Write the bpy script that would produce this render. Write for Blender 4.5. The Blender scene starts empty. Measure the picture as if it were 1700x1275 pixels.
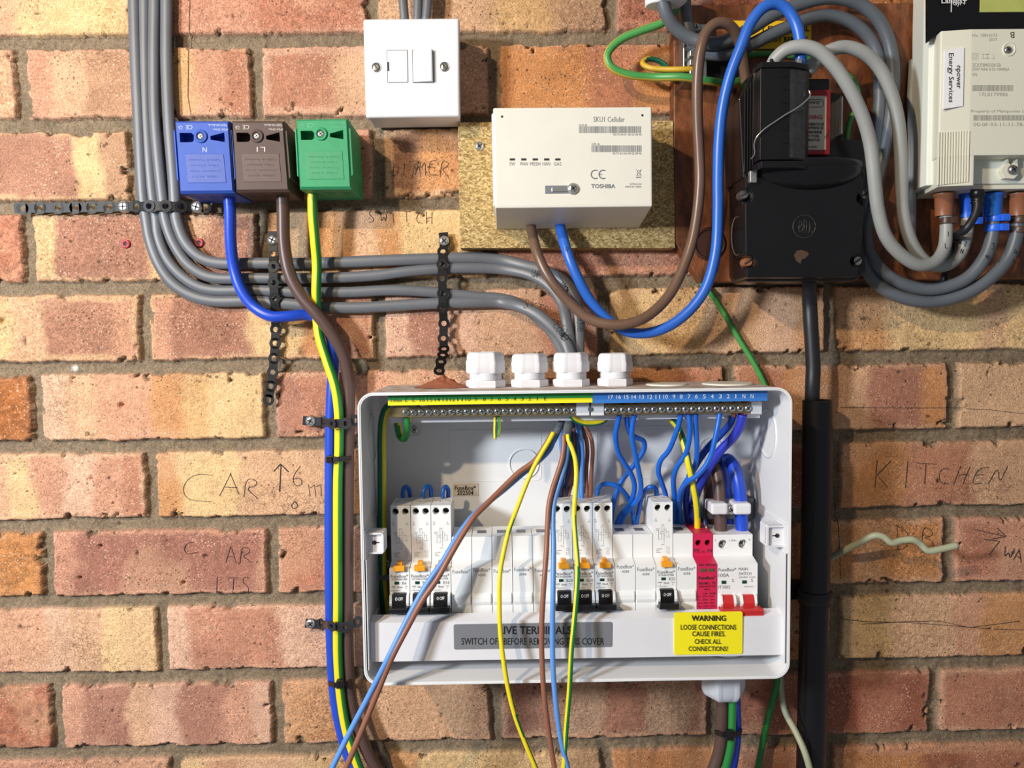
import bpy, bmesh, math, random
import numpy as np
from mathutils import Vector, Matrix
random.seed(7); rng = np.random.default_rng(11)
C = bpy.context.scene.collection

# ------------------------------------------------------------------ camera, world, lights
F = 1277.0; W, H = 1700, 1275
PITCH, YAW, ROLL, DIST = 0.0610798, 0.0110932, -0.0124466, 0.728675
_fw = Vector((math.sin(YAW)*math.cos(PITCH), math.cos(YAW)*math.cos(PITCH), -math.sin(PITCH)))
_rt = Vector((math.cos(YAW), -math.sin(YAW), 0)); _up = _rt.cross(_fw)
_a = math.cos(ROLL)*_rt + math.sin(ROLL)*_up
_b = -math.sin(ROLL)*_rt + math.cos(ROLL)*_up
CAM = Vector((0, -DIST, 0))
cam = bpy.data.objects.new('camera', bpy.data.cameras.new('camera')); C.objects.link(cam)
M4 = Matrix.Identity(4)
for i in range(3):
    M4[i][0] = _a[i]; M4[i][1] = _b[i]; M4[i][2] = -_fw[i]; M4[i][3] = CAM[i]
cam.matrix_world = M4
cam.data.sensor_width = 36; cam.data.lens = F/W*36; cam.data.clip_start = 0.01
bpy.context.scene.camera = cam
sc = bpy.context.scene
sc.view_settings.view_transform = 'Standard'; sc.view_settings.look = 'None'
sc.view_settings.gamma = 1; sc.view_settings.use_curve_mapping = False
sc.view_settings.exposure = 0.0
wd = bpy.data.worlds.new('world'); sc.world = wd; wd.use_nodes = True
wd.node_tree.nodes['Background'].inputs[0].default_value = (0.90, 0.93, 1.0, 1)
wd.node_tree.nodes['Background'].inputs[1].default_value = 0.20

def area_light(name, loc, target, size, power, col):
    l = bpy.data.lights.new(name, 'AREA'); l.shape = 'DISK'; l.size = size; l.energy = power; l.color = col
    o = bpy.data.objects.new(name, l); C.objects.link(o); o.location = loc
    o.rotation_euler = (Vector(target)-Vector(loc)).to_track_quat('-Z', 'Y').to_euler()
    return o
# warm lamp high on the left, cooler and broader daylight from the front left
area_light('lamp_light', (-0.66, -1.05, 0.62), (0.1, 0, -0.05), 0.04, 10.4, (1.0, 0.77, 0.50))
area_light('daylight', (-0.98, -1.0, 0.26), (-0.1, 0, -0.08), 0.16, 22.0, (0.88, 0.94, 1.0))

def ray(px, py):
    return _fw + _a*((px-850)/F) + _b*((637.5-py)/F)
def P(px, py, d=0.0):
    """point of the place seen at a photo pixel, d millimetres in front of the wall"""
    r = ray(px, py); t = (DIST-d*0.001)/r.y
    return CAM + r*t
def mpp(d): return (DIST-d*0.001)/F

# ------------------------------------------------------------------ materials
def lin(c):
    if isinstance(c, str): c = [int(c[i:i+2], 16)/255 for i in (0, 2, 4)]
    return tuple((x/12.92 if x <= 0.04045 else ((x+0.055)/1.055)**2.4) for x in c)
def mat(name, col, rough=0.5, metal=0.0, spec=0.5, noise=0.0, nscale=60, bump=0.0, bscale=400, col2=None, coat=0.0):
    m = bpy.data.materials.new(name); m.use_nodes = True
    nt = m.node_tree; b = nt.nodes['Principled BSDF']
    c = lin(col); b.inputs['Base Color'].default_value = (*c, 1)
    b.inputs['Roughness'].default_value = rough; b.inputs['Metallic'].default_value = metal
    b.inputs['Specular IOR Level'].default_value = spec
    b.inputs['Coat Weight'].default_value = coat
    if noise or col2 or bump:
        tc = nt.nodes.new('ShaderNodeTexCoord')
    if noise or col2:
        n = nt.nodes.new('ShaderNodeTexNoise'); n.inputs['Scale'].default_value = nscale; n.inputs['Detail'].default_value = 6
        nt.links.new(tc.outputs['Object'], n.inputs['Vector'])
        r = nt.nodes.new('ShaderNodeValToRGB'); r.color_ramp.elements[0].position = 0.35; r.color_ramp.elements[1].position = 0.68
        k = 1-noise
        r.color_ramp.elements[0].color = (*(lin(col2) if col2 else tuple(x*k for x in c)), 1)
        r.color_ramp.elements[1].color = (*c, 1)
        nt.links.new(n.outputs['Fac'], r.inputs[0]); nt.links.new(r.outputs[0], b.inputs['Base Color'])
    if bump:
        n2 = nt.nodes.new('ShaderNodeTexNoise'); n2.inputs['Scale'].default_value = bscale; n2.inputs['Detail'].default_value = 4
        nt.links.new(tc.outputs['Object'], n2.inputs['Vector'])
        bp = nt.nodes.new('ShaderNodeBump'); bp.inputs['Strength'].default_value = bump; bp.inputs['Distance'].default_value = 0.001
        nt.links.new(n2.outputs['Fac'], bp.inputs['Height']); nt.links.new(bp.outputs[0], b.inputs['Normal'])
    return m
WHITE = mat('white_plastic', 'DEDEE3', 0.38, noise=0.03)
CASE = mat('case_grey_plastic', 'E2E3E5', 0.35, noise=0.02)
CREAM = mat('cream_plastic', 'E0DDD2', 0.42, noise=0.03)
METERW = mat('meter_plastic', 'DEDCCB', 0.5, bump=0.08, bscale=900)
METERG = mat('meter_side_plastic', 'D8DCD2', 0.5)
MODULE = mat('module_plastic', 'E9EAEA', 0.42)
BLUEB = mat('blue_block_plastic', '2450B0', 0.6, noise=0.12, nscale=90)
BROWNB = mat('brown_block_plastic', '4E3934', 0.6, noise=0.12, nscale=90)
GREENB = mat('green_block_plastic', '2A9460', 0.6, noise=0.10, nscale=90)
BLUEP = mat('blue_panel', '2248A4', 0.5, noise=0.15, nscale=300)
BROWNP = mat('brown_panel', '4E3732', 0.5, noise=0.15, nscale=300)
GREENP = mat('green_panel', '2A8F5E', 0.5, noise=0.12, nscale=300)
GREY = mat('grey_sheath', '63666C', 0.42, noise=0.14, nscale=35)
DGREY = mat('dark_grey_sheath', '5E646B', 0.42, noise=0.15, nscale=30)
LGREY = mat('light_grey_sheath', '9A9C9A', 0.45, noise=0.10, nscale=30)
BLUEC = mat('blue_cable', '1F49C4', 0.35, noise=0.10, nscale=30)
BLUEF = mat('mid_blue_cable', '2C67C8', 0.35, noise=0.12, nscale=30)
BLUEW = mat('blue_wire', '1561C8', 0.35)
BLUEL = mat('light_blue_wire', '5B92DC', 0.38)
NAVY = mat('navy_wire', '1B2F5C', 0.4)
INDIGO = mat('indigo_wire', '2B38B4', 0.38)
BROWNC = mat('brown_cable', '58433E', 0.38, noise=0.10, nscale=30)
BROWNG = mat('tan_brown_cable', '6E5444', 0.34, noise=0.15, nscale=30)
BROWNW = mat('brown_wire', '8E5C48', 0.42)
YEL = mat('yellow_wire', 'E8D21E', 0.36)
GRN = mat('green_wire', '23803C', 0.38)
GRN2 = mat('old_green_wire', '4C9A50', 0.4, noise=0.12, nscale=40)
TEAL = mat('dark_green_wire', '0F6B50', 0.38)
OLDYEL = mat('dull_yellow_wire', 'B9A03C', 0.4)
BLACKP = mat('black_plastic', '141416', 0.35)
BLACKB = mat('bakelite', '121113', 0.25, noise=0.25, nscale=25, bump=0.05, bscale=120)
BLACKR = mat('black_rubber', '1B1D22', 0.45)
STRAP = mat('black_band', '0B0B0C', 0.5, spec=.3)
STRAPG = mat('worn_band', '34353A', 0.30, metal=0.3)
ZINC = mat('zinc_screw', 'C9C9C6', 0.28, metal=0.85)
STEEL = mat('steel', 'A8A8A4', 0.3, metal=0.9)
SLOT = mat('screw_slot', '2A2A2C', 0.6)
DARK = mat('dark_hole', '0A0A0A', 0.8)
BRASS = mat('brass', 'A08C66', 0.35, metal=0.8)
COPPER = mat('copper', 'C07A52', 0.35, metal=0.8)
INK = mat('black_ink', '1A1A1C', 0.6)
INKG = mat('grey_ink', '6E7278', 0.6)
INKL = mat('pale_grey_ink', 'A8A89E', 0.6)
PENCIL = mat('pencil', '342C2C', 0.8)
PENW = mat('white_ink', 'EDEDED', 0.5)
RED = mat('red_plastic', 'C02A2C', 0.4)
CRIM = mat('crimson_plastic', 'CC1F4E', 0.45)
ORANGE = mat('orange_button', 'F0A020', 0.4)
LGREEN = mat('indicator_green', '0C4030', 0.25)
OLIVE = mat('indicator_olive', '4A5A38', 0.3)
LBLUE = mat('blue_label', '3678C8', 0.45)
LGRN = mat('green_label', '1F8A3E', 0.45)
LYEL = mat('yellow_label', 'F2E61E', 0.45)
WARN = mat('warning_yellow', 'F6E81A', 0.45)
SAFEY = mat('safety_yellow', 'E6B81A', 0.5)
GREYL = mat('grey_label', '77797F', 0.5)
STICK = mat('white_sticker', 'F2F2F4', 0.5)
BEIGE = mat('beige_sticker', 'CFC6B8', 0.5)
REDL = mat('red_label', 'A5202C', 0.45)
LCD = mat('lcd', 'B9C06A', 0.3, noise=0.1, nscale=80)
GLOSSB = mat('gloss_black', '0C090B', 0.12)
SEALB = mat('brown_seal', '8E5A3E', 0.4)
SEALBL = mat('blue_seal', '1E63C0', 0.35)
CLIPBL = mat('blue_clip', '2A6AE8', 0.35)
CLIPBR = mat('brown_clip', '4A362E', 0.4)
PALE = mat('pale_cable', 'A9AD90', 0.5, noise=0.12, nscale=60)
REDPLUG = mat('red_wall_plug', 'B0404A', 0.5)
DUST = mat('brick_dust', '9E5C3E', 0.95, noise=0.2, nscale=600, bump=0.6, bscale=1500)

def chipboard():
    m = mat('chipboard', 'B59A66', 0.8); nt = m.node_tree; b = nt.nodes['Principled BSDF']
    tc = nt.nodes.new('ShaderNodeTexCoord'); mp = nt.nodes.new('ShaderNodeMapping')
    nt.links.new(tc.outputs['Object'], mp.inputs[0]); mp.inputs['Scale'].default_value = (1, 1, 1.6)
    wn = nt.nodes.new('ShaderNodeTexNoise'); wn.inputs['Scale'].default_value = 120
    nt.links.new(mp.outputs[0], wn.inputs['Vector'])
    mx = nt.nodes.new('ShaderNodeMix'); mx.data_type = 'RGBA'; mx.inputs[0].default_value = 0.012
    nt.links.new(mp.outputs[0], mx.inputs[6]); nt.links.new(wn.outputs['Color'], mx.inputs[7])
    v = nt.nodes.new('ShaderNodeTexVoronoi'); v.inputs['Scale'].default_value = 520
    nt.links.new(mx.outputs[2], v.inputs['Vector'])
    r = nt.nodes.new('ShaderNodeValToRGB'); e = r.color_ramp.elements
    e[0].position = 0.0; e[0].color = (*lin('6B5230'), 1); e[1].position = 1.0; e[1].color = (*lin('E3CB92'), 1)
    x = e.new(0.45); x.color = (*lin('A88A54'), 1)
    nt.links.new(v.outputs['Color'], r.inputs[0]); nt.links.new(r.outputs[0], b.inputs['Base Color'])
    bp = nt.nodes.new('ShaderNodeBump'); bp.inputs['Strength'].default_value = 0.6; bp.inputs['Distance'].default_value = 0.001
    nt.links.new(v.outputs['Color'], bp.inputs['Height']); nt.links.new(bp.outputs[0], b.inputs['Normal'])
    return m
CHIP = chipboard()
def board():
    m = mat('varnished_board', '6B3E22', 0.5); nt = m.node_tree; b = nt.nodes['Principled BSDF']
    tc = nt.nodes.new('ShaderNodeTexCoord'); mp = nt.nodes.new('ShaderNodeMapping')
    nt.links.new(tc.outputs['Object'], mp.inputs[0]); mp.inputs['Scale'].default_value = (1, 1, 0.35)
    n = nt.nodes.new('ShaderNodeTexNoise'); n.inputs['Scale'].default_value = 110; n.inputs['Detail'].default_value = 9; n.inputs['Roughness'].default_value = 0.7
    nt.links.new(mp.outputs[0], n.inputs['Vector'])
    r = nt.nodes.new('ShaderNodeValToRGB'); e = r.color_ramp.elements
    e[0].position = 0.3; e[0].color = (*lin('361C0E'), 1); e[1].position = 0.74; e[1].color = (*lin('A05E34'), 1)
    nt.links.new(n.outputs['Fac'], r.inputs[0]); nt.links.new(r.outputs[0], b.inputs['Base Color'])
    bp = nt.nodes.new('ShaderNodeBump'); bp.inputs['Strength'].default_value = 0.3; bp.inputs['Distance'].default_value = 0.001
    nt.links.new(n.outputs['Fac'], bp.inputs['Height']); nt.links.new(bp.outputs[0], b.inputs['Normal'])
    return m
BOARD = board()

# ------------------------------------------------------------------ text meshes
_tc = {}
def text_geo(s, bold=0.0):
    key = (s, bold)
    if key in _tc: return _tc[key]
    cu = bpy.data.curves.new('t', 'FONT'); cu.body = s; cu.size = 1; cu.resolution_u = 2; cu.offset = bold
    o = bpy.data.objects.new('t', cu); C.objects.link(o)
    dg = bpy.context.evaluated_depsgraph_get(); me = bpy.data.meshes.new_from_object(o.evaluated_get(dg))
    v = [(p.co.x, p.co.y) for p in me.vertices]; f = [tuple(q.vertices) for q in me.polygons]
    C.objects.unlink(o); bpy.data.objects.remove(o); bpy.data.curves.remove(cu); bpy.data.meshes.remove(me)
    xs = [a for a, _ in v]; ys = [b for _, b in v]
    x0, x1, y0, y1 = min(xs), max(xs), min(ys), max(ys)
    v = [((a-x0)/(x1-x0+1e-9), (b-y0)/(y1-y0+1e-9)) for a, b in v]
    _tc[key] = (v, f); return _tc[key]

STROKES = {'A': ['0,0 1.6,6', '1.6,6 3.4,0', '.7,2.3 2.8,2.3'], 'B': ['.3,0 .3,6 2.4,5.6 2.6,3.8 .4,3.2 3,2.4 2.8,.5 .3,0'],
 'C': ['3.6,5.4 1.6,5.8 .2,3.4 .8,.6 3.6,.4'], 'D': ['.4,6 .7,0', '0,5.8 2.6,5 3.2,2.6 2.2,.4 .3,0'], 'E': ['3,5.8 .3,5.4 .4,0 3.2,.3', '.4,3 2.6,3.1'],
 'G': ['3.4,5.2 1.4,5.8 .2,3 1,.3 3.2,.6 3.2,2.6 2,2.6'], 'H': ['.3,6 .5,0', '3,6 3.1,0', '.4,3 3,3.2'], 'I': ['.8,6 1,0'],
 'K': ['.4,6 .8,0', '3.6,6 .6,2.8 3.8,-.4'], 'L': ['.4,6 .4,.1 3,.2'], 'M': ['0,0 .8,6 1.9,2 3,6 3.6,0'], 'N': ['.2,0 .4,6 3,0 3.3,6'],
 'O': ['1.8,6 .2,3.4 1.4,0 3.4,2.2 2.8,5.4 1.8,6'], 'P': ['.3,0 .4,6 3,5.2 2.8,3 .4,2.8'], 'R': ['.3,0 .5,6 3,5.4 2.8,3.4 .5,2.9 3.6,0'],
 'S': ['3.2,5.6 1,6 .3,4.2 3,2 2.4,.2 .2,.4'], 'T': ['0,6 4,5.8', '2,6 1.8,0'], 'U': ['.3,6 .5,.8 2,0 3.1,1 3.2,6'], 'W': ['0,6 1,0 2,4 3,0 4,6'],
 'Y': ['0,6 1.8,3', '3.6,6 1,0'], 'm': ['.2,3.4 .3,0', '.3,2.6 1.3,3.4 1.6,0', '1.6,2.6 2.8,3.4 3.1,0'], 'e': ['.5,1.8 3,2 2,3.4 .4,2 1.2,.1 3,.5'],
 '1': ['1.2,6 1.2,0'], '2': ['.4,5 2,6 3,4.4 .3,0 3.4,.4'], '3': ['.4,5.8 3,5.6 1.6,3.4 3,2 2,0 .2,.6'], '4': ['2.2,6 .2,2 3.6,2.2', '2.6,4 2.4,0'],
 '6': ['2.6,6 .6,3 .8,.4 2.8,.6 2.6,2.6 .7,2.2'], '7': ['.2,6 3.8,5.4 1.4,0'], '>': ['0,3 3.6,3', '2.6,4.4 3.8,3 2.2,1.4'], '^': ['1.8,0 1.8,6', '.6,4.4 1.8,6.2 3.2,4.2'], ' ': []}

# ------------------------------------------------------------------ mesh builder
class MB:
    def __init__(s): s.v = []; s.f = []; s.m = []; s.s = []
    def add(s, vs, fs, mi=0, smooth=False):
        o = len(s.v); s.v += [tuple(v) for v in vs]
        for f in fs: s.f.append(tuple(i+o for i in f)); s.m.append(mi); s.s.append(smooth)
    def bm(s, bm, mi=0, smooth=False, keep=False):
        bm.verts.ensure_lookup_table(); bm.verts.index_update()
        o = len(s.v); s.v += [tuple(v.co) for v in bm.verts]
        for f in bm.faces: s.f.append(tuple(v.index+o for v in f.verts)); s.m.append(f.material_index if keep else mi); s.s.append(smooth)
        bm.free()
    def prism(s, pts, ax, lo, hi, bev=0.0, mi=0, seg=2, smooth=False):
        """polygon pts extruded along axis ax; pts are the other two coordinates in order"""
        bm = bmesh.new()
        def mk(p, h):
            if ax == 1: return (p[0], h, p[1])
            if ax == 0: return (h, p[0], p[1])
            return (p[0], p[1], h)
        A = [bm.verts.new(mk(p, lo)) for p in pts]; B = [bm.verts.new(mk(p, hi)) for p in pts]
        bm.faces.new(A); bm.faces.new(B[::-1])
        n = len(pts)
        for i in range(n): bm.faces.new((A[i], B[i], B[(i+1) % n], A[(i+1) % n]))
        bmesh.ops.recalc_face_normals(bm, faces=bm.faces[:])
        if bev: bmesh.ops.bevel(bm, geom=bm.edges[:], offset=bev, segments=seg, affect='EDGES', profile=0.5, clamp_overlap=True)
        s.bm(bm, mi, smooth)
    def box(s, x0, x1, y0, y1, z0, z1, bev=0.0, mi=0, seg=2):
        s.prism([(x0, z0), (x1, z0), (x1, z1), (x0, z1)], 1, y0, y1, bev, mi, seg)
    def pbox(s, px0, py0, px1, py1, df, db, bev=0.0, mi=0, seg=2):
        """box whose front face covers the photo rectangle at df mm, going back to db mm"""
        cx, cy = (px0+px1)/2, (py0+py1)/2
        x0 = P(px0, cy, df).x; x1 = P(px1, cy, df).x; z1 = P(cx, py0, df).z; z0 = P(cx, py1, df).z
        s.box(min(x0, x1), max(x0, x1), -df*.001, -db*.001, z0, z1, bev*.001, mi, seg)
    def ppoly(s, pts, df, db, bev=0.0, mi=0, seg=2):
        q = [P(x, y, df) for x, y in pts]
        s.prism([(p.x, p.z) for p in q], 1, -df*.001, -db*.001, bev*.001, mi, seg)
    def cyl(s, c, axis, r, h, n=24, mi=0, r2=None, caps=True, smooth=True):
        """from c along axis for h"""
        c = Vector(c); ax = Vector(axis).normalized(); u = ax.orthogonal().normalized(); w = ax.cross(u)
        r2 = r if r2 is None else r2
        vs = []
        for k, (rr, t) in enumerate(((r, 0), (r2, h))):
            for i in range(n):
                a = 2*math.pi*i/n; vs.append(c+ax*t+(u*math.cos(a)+w*math.sin(a))*rr)
        s.add(vs, [(i, (i+1) % n, n+(i+1) % n, n+i) for i in range(n)], mi, smooth)
        if caps:
            s.add(vs[:n][::-1], [tuple(range(n))], mi); s.add(vs[n:], [tuple(range(n))], mi)
    def lathe(s, c, axis, prof, n=32, mi=0, smooth=True, ribs=None):
        c = Vector(c); ax = Vector(axis).normalized(); u = Vector((1, 0, 0)) if abs(ax.x) < .9 else Vector((0, 0, 1)); w = ax.cross(u)
        vs = []
        for (r, t) in prof:
            for i in range(n):
                a = 2*math.pi*i/n; rr = r*(ribs(i, n, t) if ribs else 1)
                vs.append(c+ax*t+(u*math.cos(a)+w*math.sin(a))*rr)
        fs = []
        for k in range(len(prof)-1):
            for i in range(n): fs.append((k*n+i, k*n+(i+1) % n, (k+1)*n+(i+1) % n, (k+1)*n+i))
        s.add(vs, fs, mi, smooth)
        s.add(vs[:n][::-1], [tuple(range(n))], mi); s.add(vs[-n:], [tuple(range(n))], mi)
    def plate(s, outer, holes, yf, yb, hd=None, mi=0, hmi=None):
        """front plate facing -y with real holes; outer/holes are (x,z) loops; hd = hole depth plane"""
        bm = bmesh.new(); loops = []
        for L in [outer]+holes:
            vs = [bm.verts.new((p[0], yf, p[1])) for p in L]; loops.append(vs)
            for i in range(len(vs)): bm.edges.new((vs[i], vs[(i+1) % len(vs)]))
        bmesh.ops.triangle_fill(bm, edges=bm.edges[:], use_beauty=True)
        for f in bm.faces:
            f.normal_update()
            if f.normal.y > 0: f.normal_flip()
        def ccw(L): return sum(L[i][0]*L[(i+1) % len(L)][1]-L[(i+1) % len(L)][0]*L[i][1] for i in range(len(L))) > 0
        for k, L in enumerate([outer]+holes):
            Y = yb if k == 0 else (hd if hd is not None else yb)
            b = [bm.verts.new((p[0], Y, p[1])) for p in L]; a = loops[k]; n = len(L)
            out = ccw(L) == (k == 0)
            for i in range(n):
                q = (a[i], b[i], b[(i+1) % n], a[(i+1) % n])
                f = bm.faces.new(q if out else q[::-1])
            if k and hmi is not None:
                f = bm.faces.new(b); f.normal_update()
                if f.normal.y > 0: f.normal_flip()
                f.material_index = 1
        for f in bm.faces: f.material_index = hmi if f.material_index == 1 else mi
        s.bm(bm, keep=True)
    def tube(s, pts, r, r2=None, n=12, mi=0, mi2=None, sub=6, twist=0.0, raw=False):
        """swept cable; r across, r2 towards the viewer; mi2 colours the other half (striped earth wire)"""
        r2 = r2 or r
        q = [Vector(p) for p in pts]
        if len(q) > 2 and not raw:
            e = [q[0]*2-q[1]]+q+[q[-1]*2-q[-2]]; o = []
            for i in range(1, len(e)-2):
                p0, p1, p2, p3 = e[i-1:i+3]
                # centripetal style parameters keep the bends round
                t0 = 0; t1 = t0+max((p1-p0).length, 1e-6)**.5; t2 = t1+max((p2-p1).length, 1e-6)**.5; t3 = t2+max((p3-p2).length, 1e-6)**.5
                for j in range(sub):
                    t = t1+(t2-t1)*j/sub
                    A1 = p0*((t1-t)/(t1-t0))+p1*((t-t0)/(t1-t0)); A2 = p1*((t2-t)/(t2-t1))+p2*((t-t1)/(t2-t1)); A3 = p2*((t3-t)/(t3-t2))+p3*((t-t2)/(t3-t2))
                    B1 = A1*((t2-t)/(t2-t0))+A2*((t-t0)/(t2-t0)); B2 = A2*((t3-t)/(t3-t1))+A3*((t-t1)/(t3-t1))
                    o.append(B1*((t2-t)/(t2-t1))+B2*((t-t1)/(t2-t1)))
            o.append(q[-1]); q = o
        vs = []; fs = []; ms = []
        pn = None
        for i, p in enumerate(q):
            T = (q[min(i+1, len(q)-1)]-q[max(i-1, 0)]).normalized()
            N = Vector((0, -1, 0))-T*(-T.y)
            if pn is not None and (N.length < .45):
                N = pn-T*pn.dot(T)
            N.normalize(); pn = N; S = T.cross(N)
            tw = twist(i/(len(q)-1)) if callable(twist) else twist
            for k in range(n):
                a = 2*math.pi*(k+.5)/n
                vs.append(p+S*(math.cos(a)*r)+N*(math.sin(a)*r2))
        L = len(q)
        for i in range(L-1):
            tw = twist(i/(L-1)) if callable(twist) else twist
            for k in range(n):
                fs.append((i*n+k, i*n+(k+1) % n, (i+1)*n+(k+1) % n, (i+1)*n+k))
                ms.append(mi if mi2 is None or math.cos(2*math.pi*(k+1)/n-tw) > 0 else mi2)
        o = len(s.v); s.v += [tuple(v) for v in vs]
        for f, m_ in zip(fs, ms): s.f.append(tuple(i+o for i in f)); s.m.append(m_); s.s.append(True)
        s.f.append(tuple(range(o, o+n))[::-1]); s.m.append(mi); s.s.append(False)
        s.f.append(tuple(range(o+(L-1)*n, o+L*n))); s.m.append(mi); s.s.append(False)
        return q
    def text(s, t, px0, px1, py0, py1, d, mi=0, bold=0.0, rot=0, eps=0.15):
        v, f = text_geo(t, bold)
        if rot == 180: v = [(1-a, 1-b) for a, b in v]
        if rot == -90: v = [(b, 1-a) for a, b in v]
        if rot == 90: v = [(1-b, a) for a, b in v]
        dd = d+eps
        s.add([P(px0+(px1-px0)*a, py1+(py0-py1)*b, dd) for a, b in v], f, mi)
    def textl(s, t, x0, x1, z0, z1, y, mi=0, bold=0.0):
        v, f = text_geo(t, bold)
        s.add([(x0+(x1-x0)*a, y, z0+(z1-z0)*b) for a, b in v], f, mi)
    def hand(s, t, px, py, h, d, w=0.45, adv=4.6, slant=0.0, ang=0.0, jit=0.25, mi=0, sx=1.0):
        """handwritten strokes; px,py = bottom left of the writing, h = letter height in px"""
        k = h/6; x = 0
        for ch in t:
            for st in STROKES[ch]:
                q = []
                for p in st.split():
                    a, b = map(float, p.split(','))
                    a = a*sx+x+random.uniform(-jit, jit)+slant*b; b += random.uniform(-jit, jit)
                    q.append((px+a*k*math.cos(ang)+b*k*math.sin(ang), py+a*k*math.sin(ang)-b*k*math.cos(ang)))
                if d == 'wall':
                    for _ in range(2 if len(q) > 3 else 0): q = [q[0]]+[((1-f_)*u[0]+f_*v[0], (1-f_)*u[1]+f_*v[1]) for u, v in zip(q[:-1], q[1:]) for f_ in (.25, .75)]+[q[-1]]
                    e = []
                    for u, v in zip(q[:-1], q[1:]):
                        for g in range(5): e.append(on_wall(P(u[0]+(v[0]-u[0])*g/5, u[1]+(v[1]-u[1])*g/5, 0)))
                    e.append(on_wall(P(*q[-1], 0))); s.tube(e, w*.001/2, .0003, n=4, mi=mi, raw=True)
                else: s.tube([P(a_, b_, d) for a_, b_ in q], w*.001/2, 0.00015, n=4, mi=mi, sub=3)
            x += adv
    def screw(s, c, r, mi=0, ms=1, ang=0.6, cross=True, h=None):
        h = h or r*.5
        c = Vector(c)
        s.lathe(c, (0, -1, 0), [(r, 0), (r, h*.35), (r*.85, h*.8), (r*.55, h)], 20, mi)
        for a in ((ang, ang+math.pi/2) if cross else (ang,)):
            dx, dz = math.cos(a), math.sin(a); u = Vector((dx, 0, dz)); w = Vector((-dz, 0, dx)); o = c+Vector((0, -h-0.0001, 0)); l = r*(.62 if cross else .85)
            s.add([o+u*l+w*r*.13, o+u*l-w*r*.13, o-u*l-w*r*.13, o-u*l+w*r*.13], [(0, 1, 2, 3)], ms)
    def build(s, name, mats, parent=None, loc=None, label=None):
        me = bpy.data.meshes.new(name)
        v = np.array(s.v, float)
        if parent is not None: off = np.array(wloc(parent))
        elif loc is not None: off = np.array(loc)
        else: off = (v.min(0)+v.max(0))/2
        me.from_pydata((v-off).tolist(), [], s.f); 
        mats = mats if isinstance(mats, (list, tuple)) else [mats]
        for m_ in mats: me.materials.append(m_)
        me.polygons.foreach_set('material_index', s.m); me.polygons.foreach_set('use_smooth', s.s)
        me.update()
        o = bpy.data.objects.new(name, me); C.objects.link(o)
        if parent is not None: o.parent = parent
        else: o.location = off
        if label: o['label'] = label
        return o
_wl = {}
def wloc(o):
    l = Vector(o.location)
    while o.parent: o = o.parent; l += Vector(o.location)
    return l
def thing(name, label, cat, loc, group=None):
    o = bpy.data.objects.new(name, None); C.objects.link(o); o.location = loc; o.empty_display_size = .01
    o['label'] = label; o['category'] = cat
    if group: o['group'] = group
    return o
def tag(o, label, cat, group=None):
    o['label'] = label; o['category'] = cat
    if group: o['group'] = group
    return o
def rrect(x0, x1, z0, z1, r, n=8):
    out = []
    for cx, cz, a0 in ((x1-r, z1-r, 0), (x0+r, z1-r, 90), (x0+r, z0+r, 180), (x1-r, z0+r, 270)):
        for i in range(n+1):
            a = math.radians(a0+90*i/n); out.append((cx+r*math.cos(a), cz+r*math.sin(a)))
    return out
def circ(x, z, r, n=20): return [(x+r*math.cos(2*math.pi*i/n), z+r*math.sin(2*math.pi*i/n)) for i in range(n)]

# ------------------------------------------------------------------ the brick wall
X0, X1, Z0, Z1, STEP = -0.78, 0.86, -0.66, 0.54, 0.00135
ZT = 0.2759                                   # height of the first bed joint, courses 75 mm apart
PAL = {k: np.array(lin(v)) for k, v in dict(P='C48E74', p='D8AE94', R='B0745C', r='925642', B='9C6A5A', b='865C4E', Y='DCBA86', y='CCA26C',
        O='C28654', o='A86A3E', T='CEA482', t='A88266', G='968470', D='6E5040').items()}
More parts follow.
